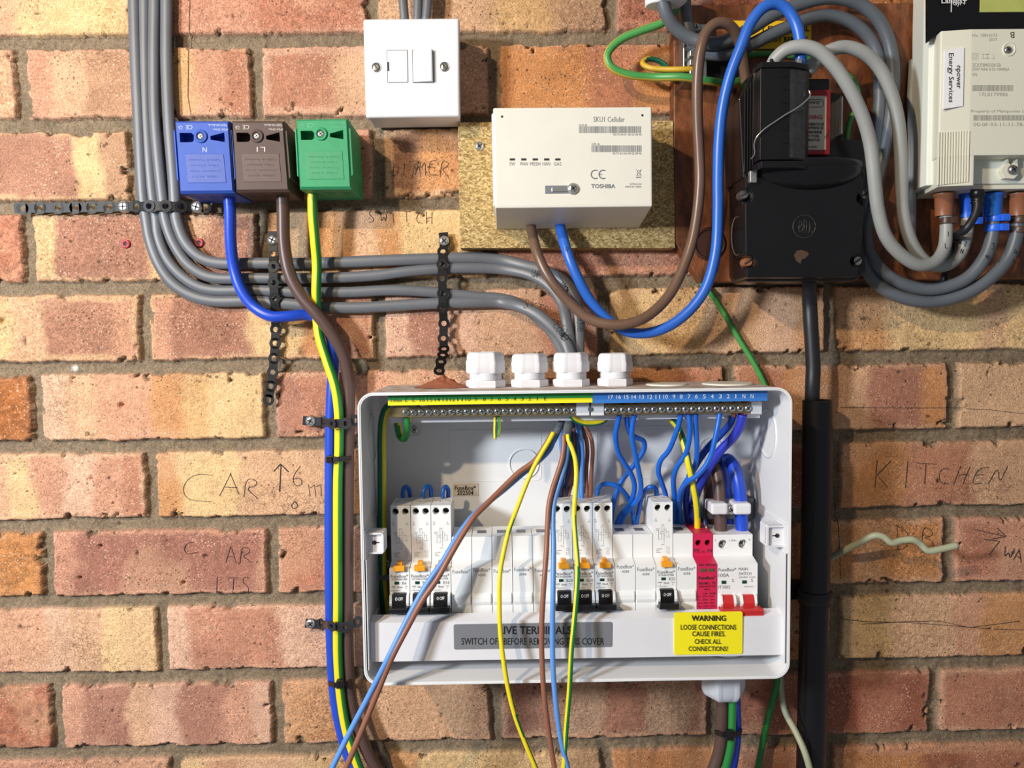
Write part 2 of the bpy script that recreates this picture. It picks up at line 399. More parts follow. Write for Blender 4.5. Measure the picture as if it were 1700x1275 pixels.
# per course: list of (joint px, colours of the brick to the right of that joint)
COURSES = {
 -1: [(-170, 'PT'), (30, 'TO'), (424, 'PB'), (818, 'TP'), (1213, 'Rr'), (1606, 'Oo')],
 0: [(-168, 'OPYY'), (224, 'PPRR'), (617, 'TTyt'), (1015, 'RRrr'), (1408, 'oOo'), (1800, 'RT')],
 1: [(-360, 'PT'), (33, 'PTttyPR'), (425, 'RRTpTT'), (820, 'OOROo'), (1213, 'Or'), (1606, 'OT')],
 2: [(-171, 'YTTBBBYt'), (222, 'GBbBR'), (627, 'bOBYYT'), (1020, 'OO'), (1412, 'TO'), (1805, 'TO')],
 3: [(-348, 'RR'), (45, 'YBBBYTBB'), (434, 'OGOOTOYYYy'), (815, 'RRPR'), (1205, 'RO'), (1595, 'OT')],
 4: [(-153, 'OYYTBBP'), (240, 'PBBBYYORR'), (630, 'pBpTTRR'), (1003, 'YYyTTpO'), (1378, 'OOYYYTYY'), (1772, 'YO')],
 5: [(-333, 'oo'), (58, 'pTPPOyYY'), (447, 'BRPPTPTT'), (838, 'TOOR'), (1210, 'RROOTBBO'), (1583, 'TTYTY')],
 6: [(-143, 'PPTYPpPR'), (250, 'OYYTTTTO'), (640, 'OR'), (1010, 'Rr'), (1386, 'OORRTTY'), (1780, 'TO')],
 7: [(-312, 'OO'), (78, 'PBBBBBBB'), (452, 'RRpPoo'), (842, 'OR'), (1215, 'OOoOTOO'), (1577, 'RPPPP'), (1965, 'O')],
 8: [(-123, 'PPPPpTYY'), (268, 'pRRRpppp'), (658, 'OO'), (1020, 'RO'), (1387, 'YYTTPOOP'), (1775, 'RO')],
 9: [(-295, 'RRR'), (93, 'PBBTpBBPp'), (460, 'OOoTTTTt'), (823, 'BBRTTRRTTR'), (1184, 'RRRrRr'), (1552, 'RRRTT'), (1925, 'O')],
 10: [(-95, 'RPPP'), (290, 'YPTTYyr'), (640, 'OYYYYt'), (1008, 'OORR'), (1375, 'OOrRR'), (1750, 'R')],
 11: [(-290, 'O'), (85, 'PPT'), (455, 'OTY'), (815, 'RO'), (1180, 'OR'), (1545, 'TO')],
 12: [(-100, 'OP'), (275, 'TP'), (640, 'OY'), (1005, 'RO'), (1370, 'OR'), (1740, 'R')],
}
ROUGH = {(1, -360), (3, -348), (5, -333), (7, -312), (9, -295)}
def vnoise(x, z, s, seed):
    g = np.random.default_rng(seed).random((256, 256))
    u = x*s+91.3; w = z*s+57.7
    i = np.floor(u).astype(int); j = np.floor(w).astype(int); fu = u-i; fw_ = w-j
    fu = fu*fu*(3-2*fu); fw_ = fw_*fw_*(3-2*fw_)
    a = g[i % 256, j % 256]; b = g[(i+1) % 256, j % 256]; c = g[i % 256, (j+1) % 256]; d = g[(i+1) % 256, (j+1) % 256]
    return (a*(1-fu)+b*fu)*(1-fw_)+(c*(1-fu)+d*fu)*fw_
def fbm(x, z, s, seed, o=4):
    r = 0; a = .5; t = 0
    for k in range(o): r = r+a*vnoise(x, z, s*2**k, seed+k); t += a; a *= .55
    return r/t-.5
WH = {}
def on_wall(p):
    i = int(round((p.z-Z0)/STEP_Z)); j = int(round((p.x-X0)/STEP_X)); g = WH['g']
    return Vector((p.x, g[min(max(i, 0), g.shape[0]-1), min(max(j, 0), g.shape[1]-1)]-.0002, p.z))
_nx = int((X1-X0)/STEP)+1; _nz = int((Z1-Z0)/STEP)+1; STEP_X = (X1-X0)/(_nx-1); STEP_Z = (Z1-Z0)/(_nz-1)
def build_wall():
    nx = int((X1-X0)/STEP)+1; nz = int((Z1-Z0)/STEP)+1
    x, z = np.meshgrid(np.linspace(X0, X1, nx), np.linspace(Z0, Z1, nz))
    dx = x+fbm(x, z, 60, 1)*.0045+fbm(x, z, 300, 2)*.0016; dz = z+fbm(x, z, 45, 5)*.004+fbm(x, z, 280, 8)*.0016
    c = (ZT-dz)/.075                         # course index = floor(c)+1
    ci = np.floor(c).astype(int)+1
    fz = (c-np.floor(c))*.075; ez = np.minimum(fz, .075-fz)-.0050   # distance inside brick from bed joint
    ex = np.full(x.shape, 9.0); col = np.zeros(x.shape+(3,)); rough = np.zeros(x.shape); tone = np.ones(x.shape); base = np.zeros(x.shape+(3,)); ins = np.zeros(x.shape); lev = np.zeros(x.shape)
    cx = dx+fbm(x, z, 30, 21)*.018; u8 = None
    for k in range(ci.min(), ci.max()+1):
        msk = ci == k
        if k in COURSES: L = COURSES[k]
        elif k < -1: L = COURSES[-1] if k % 2 else COURSES[0]
        else: L = COURSES[11] if k % 2 else COURSES[12]
        zc = ZT-(k-.5)*.075
        J = []
        for j, cols in L:
            py = 68+136*(k-.5)-5*max(0, k-3)
            J.append(P(j, py, 0).x)
        J2 = [-9.0]+J+[9.0]; CC = [('TO')]+[q[1] for q in L]
        for n_ in range(len(J2)-1):
            a, b = J2[n_], J2[n_+1]
            s = msk & (dx >= a) & (dx < b)
            if not s.any(): continue
            ex[s] = np.minimum(dx[s]-a, b-dx[s])-.0045
            aa, bb = max(a, J[0]-.22) if n_ == 0 else a, min(b, J[-1]+.22)
            cols = CC[n_]; u = np.clip((cx[s]-aa)/(bb-aa), 0, .9999)*len(cols)
            pal = np.array([PAL[q] for q in cols]); pal = pal*.70+pal.mean(0)*.30; i0 = np.floor(u-.5).astype(int); fr = np.clip(((u-.5)-i0-.5)*3.2+.5, 0, 1)[:, None]
            i1 = np.clip(i0+1, 0, len(cols)-1); i0 = np.clip(i0, 0, len(cols)-1)
            col[s] = pal[i0]*(1-fr)+pal[i1]*fr
            base[s] = (pal.max(0)*.6+PAL['P']*.4); ins[s] = rng.uniform(.0, .009) if set(cols) & set('RrBbo') else -.01; tone[s] = rng.uniform(.93, 1.05); lev[s] = rng.uniform(-.0008, .0008)
            if n_ > 0 and (k, L[n_-1][0]) in ROUGH: rough[s] = 1
    e = np.minimum(ez, ex)
    chip = fbm(x, z, 90, 31)
    e = e-np.clip(chip-.12, 0, 1)*.035
    prof = np.clip(e/.0024, 0, 1); prof = prof*prof*(3-2*prof)
    h = prof*(.0066+lev)+fbm(x, z, 25, 41)*.0018+fbm(x, z, 420, 44, 2)*.0010
    h += (1-prof)*(fbm(x, z, 120, 51)*.0022+fbm(x, z, 40, 55)*.001)
    h += rough*prof*(fbm(x, z, 200, 61)*.004)
    pit = vnoise(x, z, 330, 71)*vnoise(x, z, 95, 72); h -= prof*np.clip(pit-.72, 0, 1)*.012
    for px_, py_, rr_ in ((201, 673, .0024), (2, 533, .003), (150, 795, .0014), (166, 907, .0018), (132, 960, .0018), (304, 968, .0018), (62, 182, 0)):
        p_ = P(px_, py_, 0)
        if rr_: h = np.minimum(h, .0066-.006*np.clip(1.4-np.hypot(x-p_.x, z-p_.z)/rr_, 0, 1))
    # colour: kiln-edge lightening, mottling, pits, mortar
    edge = np.clip((np.minimum(ez, ex))/.012, 0, 1)
    mott = fbm(x, z, 38, 81); fine = fbm(x, z, 350, 84, 2)
    k_ = np.clip((np.minimum(ez, ex)-ins-fbm(x, z, 60, 121)*.008)/.003, 0, 1)[..., None]*.85+.15
    col = col*k_+base*(1-k_)
    col = col*tone[..., None]*(1+mott*.42+fine*.42)[..., None]
    lightn = np.clip(fbm(x, z, 16, 88)*3-.25, 0, .35)*(prof)
    col = col*(1-lightn[..., None])+PAL['T']*1.1*lightn[..., None]
    edc = (1-edge)*.28*(.5+fbm(x, z, 22, 95)); col = col*(1-edc[..., None])+PAL['p']*edc[..., None]
    dark = np.clip(pit-.66, 0, .2)*4*prof; col *= (1-np.clip(dark, 0, .75))[..., None]
    col = np.where((rough > .5)[..., None], col*np.array([.95, .92, .88])*(1+fbm(x, z, 260, 99)*.9)[..., None], col)
    mort = np.array(lin('80705C'))*(1+fbm(x, z, 50, 101)*.5+fbm(x, z, 400, 104, 2)*.5)[..., None]
    p_ = P(118, 611, 0); wb = np.clip(1.3-np.hypot(x-p_.x, z-p_.z)/.0032-fbm(x, z, 300, 131), 0, 1)[..., None]; mort = mort*(1-wb)+np.array([.75, .72, .68])*wb
    m_ = prof[..., None]; col = np.clip(col*m_+mort*(1-m_), .01, .9)
    co = np.stack([x, -(h-.0066), z], -1).reshape(-1, 3)
    WH['g'] = -(h-.0066)
    idx = np.arange(nx*nz).reshape(nz, nx)
    q = np.stack([idx[:-1, :-1], idx[:-1, 1:], idx[1:, 1:], idx[1:, :-1]], -1).reshape(-1, 4)
    me = bpy.data.meshes.new('wall_back'); me.vertices.add(len(co)); me.vertices.foreach_set('co', co.ravel())
    me.loops.add(q.size); me.loops.foreach_set('vertex_index', q.ravel().astype(np.int32))
    me.polygons.add(len(q)); me.polygons.foreach_set('loop_start', np.arange(0, q.size, 4, dtype=np.int32))
    me.polygons.foreach_set('loop_total', np.full(len(q), 4, dtype=np.int32))
    me.polygons.foreach_set('use_smooth', np.ones(len(q), dtype=bool)); me.update(calc_edges=True)
    at = me.color_attributes.new('brick', 'FLOAT_COLOR', 'POINT')
    at.data.foreach_set('color', np.concatenate([col, prof[..., None]], -1).reshape(-1).astype(np.float32))
    m = bpy.data.materials.new('brickwork'); m.use_nodes = True; nt = m.node_tree; b = nt.nodes['Principled BSDF']
    b.inputs['Roughness'].default_value = .88; b.inputs['Specular IOR Level'].default_value = .25
    A = nt.nodes.new('ShaderNodeAttribute'); A.attribute_name = 'brick'
    tc = nt.nodes.new('ShaderNodeTexCoord')
    n1 = nt.nodes.new('ShaderNodeTexNoise'); n1.inputs['Scale'].default_value = 700; n1.inputs['Detail'].default_value = 4
    nt.links.new(tc.outputs['Object'], n1.inputs['Vector'])
    r = nt.nodes.new('ShaderNodeMapRange'); r.inputs['From Min'].default_value = .3; r.inputs['From Max'].default_value = .7
    r.inputs['To Min'].default_value = .62; r.inputs['To Max'].default_value = 1.34; nt.links.new(n1.outputs['Fac'], r.inputs[0])
    mx = nt.nodes.new('ShaderNodeMix'); mx.data_type = 'RGBA'; mx.blend_type = 'MULTIPLY'; mx.inputs[0].default_value = 1
    nt.links.new(A.outputs['Color'], mx.inputs[6]); nt.links.new(r.outputs[0], mx.inputs[7])
    v = nt.nodes.new('ShaderNodeTexVoronoi'); v.inputs['Scale'].default_value = 95; nt.links.new(tc.outputs['Object'], v.inputs['Vector'])
    n3 = nt.nodes.new('ShaderNodeTexNoise'); n3.inputs['Scale'].default_value = 14; nt.links.new(tc.outputs['Object'], n3.inputs['Vector'])
    r3 = nt.nodes.new('ShaderNodeMapRange'); r3.inputs['From Min'].default_value = .45; r3.inputs['From Max'].default_value = .75; r3.inputs['To Min'].default_value = .03; r3.inputs['To Max'].default_value = .22
    nt.links.new(n3.outputs['Fac'], r3.inputs[0])
    ls = nt.nodes.new('ShaderNodeMath'); ls.operation = 'LESS_THAN'; nt.links.new(v.outputs['Distance'], ls.inputs[0]); nt.links.new(r3.outputs[0], ls.inputs[1])
    mk = nt.nodes.new('ShaderNodeMath'); mk.operation = 'MULTIPLY'; mk.inputs[1].default_value = .7; nt.links.new(ls.outputs[0], mk.inputs[0])
    m2 = nt.nodes.new('ShaderNodeMix'); m2.data_type = 'RGBA'; nt.links.new(mk.outputs[0], m2.inputs[0])
    nt.links.new(mx.outputs[2], m2.inputs[6]); m2.inputs[7].default_value = (*lin('4A2E24'), 1)
    def vor(scale, feat, lo, hi, amount, colr, prev, nscale, n_lo, n_hi, dist=0.0):
        vec = tc.outputs['Object']
        if dist:
            nn = nt.nodes.new('ShaderNodeTexNoise'); nn.inputs['Scale'].default_value = scale*1.4; nt.links.new(vec, nn.inputs['Vector'])
            mm = nt.nodes.new('ShaderNodeMix'); mm.data_type = 'RGBA'; mm.inputs[0].default_value = dist; nt.links.new(vec, mm.inputs[6]); nt.links.new(nn.outputs['Color'], mm.inputs[7]); vec = mm.outputs[2]
        vv = nt.nodes.new('ShaderNodeTexVoronoi'); vv.feature = feat; vv.inputs['Scale'].default_value = scale; nt.links.new(vec, vv.inputs['Vector'])
        a = nt.nodes.new('ShaderNodeMapRange'); a.inputs['From Min'].default_value = lo; a.inputs['From Max'].default_value = hi; a.inputs['To Min'].default_value = 1; a.inputs['To Max'].default_value = 0
        nt.links.new(vv.outputs['Distance'], a.inputs[0])
        n_ = nt.nodes.new('ShaderNodeTexNoise'); n_.inputs['Scale'].default_value = nscale; n_.inputs['Detail'].default_value = 3; nt.links.new(tc.outputs['Object'], n_.inputs['Vector'])
        c_ = nt.nodes.new('ShaderNodeMapRange'); c_.inputs['From Min'].default_value = n_lo; c_.inputs['From Max'].default_value = n_hi; nt.links.new(n_.outputs['Fac'], c_.inputs[0])
        x1 = nt.nodes.new('ShaderNodeMath'); x1.operation = 'MULTIPLY'; nt.links.new(a.outputs[0], x1.inputs[0]); nt.links.new(c_.outputs[0], x1.inputs[1])
        x2 = nt.nodes.new('ShaderNodeMath'); x2.operation = 'MULTIPLY'; nt.links.new(x1.outputs[0], x2.inputs[0]); nt.links.new(A.outputs['Alpha'], x2.inputs[1])
        x3 = nt.nodes.new('ShaderNodeMath'); x3.operation = 'MULTIPLY'; nt.links.new(x2.outputs[0], x3.inputs[0]); x3.inputs[1].default_value = amount
        o_ = nt.nodes.new('ShaderNodeMix'); o_.data_type = 'RGBA'; nt.links.new(x3.outputs[0], o_.inputs[0]); nt.links.new(prev, o_.inputs[6]); o_.inputs[7].default_value = (*lin(colr), 1)
        return o_.outputs[2], x3.outputs[0]
    c1, _ = vor(330, 'F1', .14, .30, .55, 'F0D8BC', m2.outputs[2], 30, .40, .60)
    c2, pits_ = vor(250, 'F1', .10, .22, .75, '55301F', c1, 24, .44, .62)
    c3, crk = vor(150, 'DISTANCE_TO_EDGE', .012, .04, .5, '6A3A28', c2, 9, .54, .68, dist=.012)
    nt.links.new(c3, b.inputs['Base Color'])
    n2 = nt.nodes.new('ShaderNodeTexNoise'); n2.inputs['Scale'].default_value = 900; n2.inputs['Detail'].default_value = 3
    nt.links.new(tc.outputs['Object'], n2.inputs['Vector'])
    bp = nt.nodes.new('ShaderNodeBump'); bp.inputs['Strength'].default_value = .9; bp.inputs['Distance'].default_value = .0009
    ad = nt.nodes.new('ShaderNodeMath'); ad.operation = 'SUBTRACT'; nt.links.new(n2.outputs['Fac'], ad.inputs[0]); nt.links.new(pits_, ad.inputs[1])
    a2 = nt.nodes.new('ShaderNodeMath'); a2.operation = 'SUBTRACT'; nt.links.new(ad.outputs[0], a2.inputs[0]); nt.links.new(crk, a2.inputs[1])
    nt.links.new(a2.outputs[0], bp.inputs['Height']); nt.links.new(bp.outputs[0], b.inputs['Normal'])
    me.materials.append(m)
    o = bpy.data.objects.new('wall_back', me); C.objects.link(o); o['kind'] = 'structure'
    return o
wall = build_wall()
w = MB()
def W_(t, px, py, h, **k): w.hand(t, px, py, h, 'wall', **k)
W_('C', 299, 836, 54, sx=1.7, w=.55); W_('A', 366, 822, 36, sx=1.5, slant=.1, w=.7); W_('R', 402, 824, 32, sx=1.4, ang=.12, w=.7); W_('^', 450, 815, 44, w=1.3, sx=1.2); W_('6', 482, 808, 34, sx=1.2, w=.7); W_('m', 512, 824, 34, sx=1.3, w=.6)
W_('O', 482, 846, 13, w=.9, sx=1.8); W_('C', 308, 925, 22, w=.7, sx=1.6, ang=-.3); W_('AR', 375, 934, 26, adv=5.4, sx=1.2, w=.6); W_('LTS', 358, 984, 26, adv=5, w=.6)
W_('KI', 1448, 808, 44, adv=6.5, slant=.12, w=.75); W_('T', 1522, 806, 36, sx=1.3, w=.7); W_('C', 1556, 806, 30, sx=1.1, w=.7); W_('HEN', 1580, 804, 30, adv=6.0, slant=.45, sx=1.2, w=.7); W_('DB', 1484, 914, 42, adv=6.2, sx=1.1, w=.6, ang=.05)
W_('>', 1612, 898, 40, w=.9, ang=.22, sx=2.2); W_('7', 1632, 920, 24, w=.9, sx=1.8); W_('WAY', 1664, 926, 20, adv=5.4, sx=1.2, w=.9, ang=.25)
W_('DIM', 650, 292, 22, adv=4.6, w=.4, ang=.05); W_('MER', 690, 290, 27, adv=4.4, w=.6, ang=.07); W_('SWIT', 612, 370, 19, adv=6, w=.6, ang=-.02); W_('CH', 690, 372, 20, adv=5, w=.6)
for L in ([(1397, 1028), (1440, 1032), (1500, 1033), (1570, 1038), (1640, 1044), (1710, 1046)], [(1430, 1036), (1500, 1032), (1560, 1031), (1610, 1042), (1700, 1030)],
          [(1395, 676), (1470, 677), (1570, 677), (1640, 680), (1710, 688)], [(1390, 800), (1391, 860), (1395, 920), (1396, 965)],
          [(315, 0), (313, 90), (312, 160), (318, 195)]):
    w.tube([on_wall(P(u[0]+(v[0]-u[0])*g/12, u[1]+(v[1]-u[1])*g/12, 0)) for u, v in zip(L[:-1], L[1:]) for g in range(12)], .00028, .0003, n=4, raw=True)
pw = w.build('pen_writing', PENCIL, parent=wall, label='pencil notes handwritten on the bricks')

# ------------------------------------------------------------------ helpers for things
def pts(L, dd=None):
    return [P(a[0], a[1], a[2] if len(a) > 2 else dd) for a in L]
def wire(name, label, cat, mats, wpx, L, d=10, group=None, flat=None, twist=0.0, n=12, copper=None):
    """cable traced through the place; wpx = its apparent width"""
    if L[-1][1] >= 1315: L = L+[(L[-1][0]+(L[-1][0]-L[-2][0])*.8, 1500)+tuple(L[-1][2:])]
    if L[0][1] <= -25: L = [(L[0][0], L[0][1]-130)+tuple(L[0][2:])]+L
    q = pts(L, d); ds = [a[2] if len(a) > 2 else d for a in L]; md = sum(ds)/len(ds)
    r = wpx*mpp(md)/2; m = MB()
    mats = mats if isinstance(mats, list) else [mats]
    m.tube(q, r, r*flat if flat else r, n=n, mi2=1 if len(mats) > 1 else None, twist=twist)
    o = m.build(name, mats)
    tag(o, label, cat, group)
    if copper:
        c = MB(); c.tube(pts(copper), r*.6, n=8); c.build('copper_end', COPPER, parent=o)
    return o
def strap(name, label, holes, mt, rpx=7.5, hpx=3.2, thick=.8, screws=(), tails=None):
    t = thing(name, label, 'cable strap', P(*holes[0]))
    q = [P(*h) for h in holes]; m = MB()
    for i, p in enumerate(q):
        T = (q[min(i+1, len(q)-1)]-q[max(i-1, 0)]).normalized(); S = T.cross(Vector((0, -1, 0))).normalized(); N = S.cross(T).normalized()
        if N.y > 0: N = -N
        R = rpx*mpp(holes[i][2]); r = hpx*mpp(holes[i][2]); n = 20
        near = min((q[j]-p).length for j in (i-1, i+1) if 0 <= j < len(q))
        vs = []
        for h in (0, thick*.001):
            for rr in (R, r):
                for k in range(n):
                    a = 2*math.pi*k/n; vs.append(p+(T*math.cos(a)+S*math.sin(a))*rr+N*h)
        fs = []
        for k in range(n):
            k2 = (k+1) % n
            fs += [(2*n+k, 2*n+k2, 3*n+k2, 3*n+k), (k, n+k, n+k2, k2), (k, k2, 2*n+k2, 2*n+k), (n+k, 3*n+k, 3*n+k2, n+k2)]
        m.add(vs, fs)
        if i+1 < len(q):
            a, b = p, q[i+1]; D = (b-a); L = D.length; D.normalize(); S2 = D.cross(Vector((0, -1, 0))).normalized(); N2 = S2.cross(D)
            if N2.y > 0: N2 = -N2
            if L > 1.3*R:
                a2 = a+D*R*.55; b2 = b-D*R*.55; hw = R*.74
                vs = [e+S2*s_*hw+N2*h for e in (a2, b2) for s_ in (-1, 1) for h in (0, thick*.001)]
                m.add(vs, [(0, 1, 3, 2), (4, 6, 7, 5), (0, 4, 5, 1), (2, 3, 7, 6), (1, 5, 7, 3), (0, 2, 6, 4)])
    if tails:
        a, b = P(*tails[0]), P(*tails[1]); D = (b-a).normalized(); S2 = D.cross(Vector((0, -1, 0))).normalized(); hw = rpx*.8*mpp(6)
        vs = [e+S2*s_*hw+Vector((0, -1, 0))*h for e in (a, b) for s_ in (-1, 1) for h in (0, thick*.001)]
        m.add(vs, [(0, 1, 3, 2), (4, 6, 7, 5), (0, 4, 5, 1), (2, 3, 7, 6), (1, 5, 7, 3), (0, 2, 6, 4)])
    m.build('band', mt, parent=t)
    for (a, b, c, r) in screws:
        k = MB(); k.screw(P(a, b, c), r*mpp(c), ang=random.uniform(0, 1.5)); k.build('screw', [ZINC, SLOT], parent=t)
    return t
def tie(label, L, d, wpx, head=None, mt=BLACKP):
    t = thing('cable_tie', label, 'cable tie', P(L[0][0], L[0][1], d), 'black cable ties')
    m = MB(); m.tube([P(*a) for a in L], .0006, wpx*mpp(d)/2, n=8)
    # band is swept edge-on: wide along the cable
    m = MB(); q = [P(*a) for a in L]; hw = wpx*mpp(d)/2
    for i in range(len(q)-1):
        a, b = q[i], q[i+1]; D = (b-a).normalized(); U = Vector((0, 0, 1)); U = (U-D*U.dot(D)).normalized(); N = D.cross(U).normalized()
        if N.y > 0: N = -N
        vs = [e+U*s_*hw+N*h for e in (a-D*.0003, b+D*.0003) for s_ in (-1, 1) for h in (0, .0012)]
        m.add(vs, [(0, 1, 3, 2), (4, 6, 7, 5), (0, 4, 5, 1), (2, 3, 7, 6), (1, 5, 7, 3), (0, 2, 6, 4)])
    m.build('strap', mt, parent=t)
    if head:
        m = MB(); m.pbox(head[0]-head[3], head[1]-head[4], head[0]+head[3], head[1]+head[4], head[2]+4, head[2]-1, .6); m.build('head', mt, parent=t)
    return t

# ------------------------------------------------------------------ chipboard square and varnished board
m = MB(); m.ppoly([(760, 203), (1118, 200), (1121, 412), (764, 412)], 18, -1, 0.6)
o = m.build('chipboard_panel', CHIP); tag(o, 'square of raw chipboard screwed to the bricks behind the white communications box', 'board')
m = MB(); m.screw(P(796, 243, 18), .0042); m.build('screw', [ZINC, SLOT], parent=o)
m = MB(); m.ppoly([(1118, 8), (1760, 2), (1760, 462), (1420, 465), (1164, 469), (1119, 400)], 17, -1, 1.0)
o = m.build('meter_board', BOARD); tag(o, 'dark brown varnished wooden board behind the electricity meter and black service head', 'board')
m = MB(); m.lathe(P(1178, 405, 17), (0, -1, 0), [(.0155, 0), (.0155, .0006), (.0125, .0012), (.0125, .0004)], 28); m.build('knot', mat('knot_wood', '3A1D12', .5), parent=o)

# ------------------------------------------------------------------ consumer unit enclosure
EX0, EX1, EZ0, EZ1 = -.1182, .2350, -.2869, -.0443
t = thing('enclosure', 'open pale grey consumer unit box with rounded corners mounted on the brick wall', 'electrical enclosure', (0.058, 0, EZ0))
m = MB(); R = .0125; TH = .0018; yf, yb = -.105, -.002
def ring(m, x0, x1, z0, z1, r, th, ya, yb_, mi=0):
    A = rrect(x0, x1, z0, z1, r); B = rrect(x0+th, x1-th, z0+th, z1-th, max(r-th, .001)); n = len(A)
    v = [(a[0], ya, a[1]) for a in A]+[(a[0], yb_, a[1]) for a in A]+[(a[0], ya, a[1]) for a in B]+[(a[0], yb_, a[1]) for a in B]
    f = []
    for i in range(n):
        j = (i+1) % n
        f += [(i, j, n+j, n+i), (2*n+j, 2*n+i, 3*n+i, 3*n+j), (j, i, 2*n+i, 2*n+j), (n+i, n+j, 3*n+j, 3*n+i)]
    m.add(v, f, mi)
ring(m, EX0, EX1, EZ0, EZ1, R, TH, yf, yb)
ring(m, EX0-.0006, EX1+.0006, EZ0-.0006, EZ1+.0006, R+.0006, .0013, yf-.0004, yf+.0035)
m.prism(rrect(EX0+.001, EX1-.001, EZ0+.001, EZ1-.001, R-.001), 1, -.0055, yb)
m.build('case', CASE, parent=t)
m = MB()   # moulded knock-out outlines and steps
def outline(m, x0, x1, z0, z1, r, y, w=.0007, h=.0006):
    ring(m, x0, x1, z0, z1, r, w, y-h, y)
for (a, b, c, d) in ((746, 714, 899, 798), (990, 708, 1170, 793)):
    p, q = P(a, b, 6), P(c, d, 6); outline(m, p.x, q.x, q.z, p.z, .005, -.0054, .0008, .0005)
    m.build('knockout_mark', CASE, parent=t); m = MB()
for (a, b, r_) in ((688, 713, 12), (870, 770, 26), (1180, 745, 20)):
    p = P(a, b, 6); m.lathe((p.x, -.0054, p.z), (0, -1, 0), [(r_*mpp(6), 0), (r_*mpp(6), .0008), (r_*mpp(6)*.9, .0008), (r_*mpp(6)*.9, .0002)], 28); m.build('knockout_mark', CASE, parent=t); m = MB()
for xs, sg in ((EX0+TH, 1), (EX1-TH, -1)):    # side walls: thicker lower half, round knock-outs
    m.box(min(xs, xs+sg*.0009), max(xs, xs+sg*.0009), -.104, -.006, EZ0+.012, -.158)
    m.box(min(xs, xs+sg*.0016), max(xs, xs+sg*.0016), -.104, -.006, EZ0+.012, -.182)
    m.build('side_step', CASE, parent=t); m = MB()
    m.lathe((xs, -.055, -.088), (sg, 0, 0), [(.022, 0), (.022, .0008), (.0205, .0008), (.0205, .0002)], 32); m.build('knockout_mark', CASE, parent=t); m = MB()
m.box(EX0+.010, EX1-.010, -.102, -.004, EZ1-.0002, EZ1+.00025); m.build('dust_film', mat('dust_film', 'A8876E', .8, noise=.35, nscale=90, col2='C9C4C0'), parent=t)
for (a, b) in ((1106, 34), (1207, 42)):
    k = MB(); k.lathe((P(a, 640, 50).x, -.052, EZ1), (0, 0, 1), [(b*mpp(50), 0), (b*mpp(50), .0012), (b*mpp(50)*.93, .0016)], 36)
    k.build('knockout_disc', CREAM, parent=t)
for (a, b, c, d, s_) in ((607, 884, 638, 918, 1), (1272, 872, 1307, 907, -1)):   # lid clips
    k = MB(); p0, p1 = P(a, b, 96), P(c, d, 96); xw = EX0+.001 if s_ > 0 else EX1-.001
    k.box(min(xw, p0.x), max(xw, p1.x), -.0955, -.080, p1.z, p0.z, .0008)
    ring(k, p0.x, p1.x, p1.z, p0.z, .0022, .0013, -.0985, -.094)
    cx_, cz_ = (p0.x+p1.x)/2, (p0.z+p1.z)/2
    k.cyl((cx_-.0006*s_, -.0957, cz_), (0, 1, 0), .0019, .0004, 16, mi=1); k.box(min(cx_, cx_+.0036*s_), max(cx_, cx_+.0036*s_), -.0957, -.0954, cz_-.0005, cz_+.0005, mi=1)
    k.build('lid_clip', [WHITE, SLOT], parent=t)
k = MB(); k.pbox(752, 803, 794, 823, 6.2, 5, 0); q = k.build('maker_label', BEIGE, parent=t, label='small beige printed label')
k = MB(); k.text('FuseBox*', 755, 790, 806, 814, 6.3, bold=.015); k.text('202504', 759, 786, 814.5, 822, 6.3, bold=.02)
k.build('printed_text', INK, parent=q)
k = MB(); k.pbox(622, 902, 652, 955, 34, 6, .8); k.pbox(618, 955, 652, 964, 46, 6, .6); k.build('rail_bracket', GREY, parent=t)
k = MB(); k.screw(P(641, 936, 34), .0045); k.build('screw', [ZINC, SLOT], parent=t)
k = MB(); p = P(688, 713, 6); k.screw((p.x, -.006, p.z), .0036); k.build('screw', [ZINC, SLOT], parent=t)
dz = P(665, 960, 50).z
k = MB(); k.box(-.105, .222, -.022, -.014, dz-.0175, dz+.0175, .0005); k.build('din_rail', STEEL, parent=t)

# brick dust on top of the box
m = MB(); n = 26; p = P(735, 640, 52)
vs = []; 
for i in range(9):
    for j in range(n):
        a = 2*math.pi*j/n; r_ = i/8; h = max(0, (1-r_)**1.3)*.0095*(1+.25*random.uniform(-1, 1))
        vs.append((p.x+math.cos(a)*r_*.026, -.046+math.sin(a)*r_*.016, EZ1+.0003+h+random.uniform(0, .0006)))
m.add(vs, [(i*n+j, i*n+(j+1) % n, (i+1)*n+(j+1) % n, (i+1)*n+j) for i in range(8) for j in range(n)], 0, True)
o = m.build('brick_dust', DUST); tag(o, 'small heap of red brick dust on top of the grey enclosure', 'dust'); o['kind'] = 'stuff'

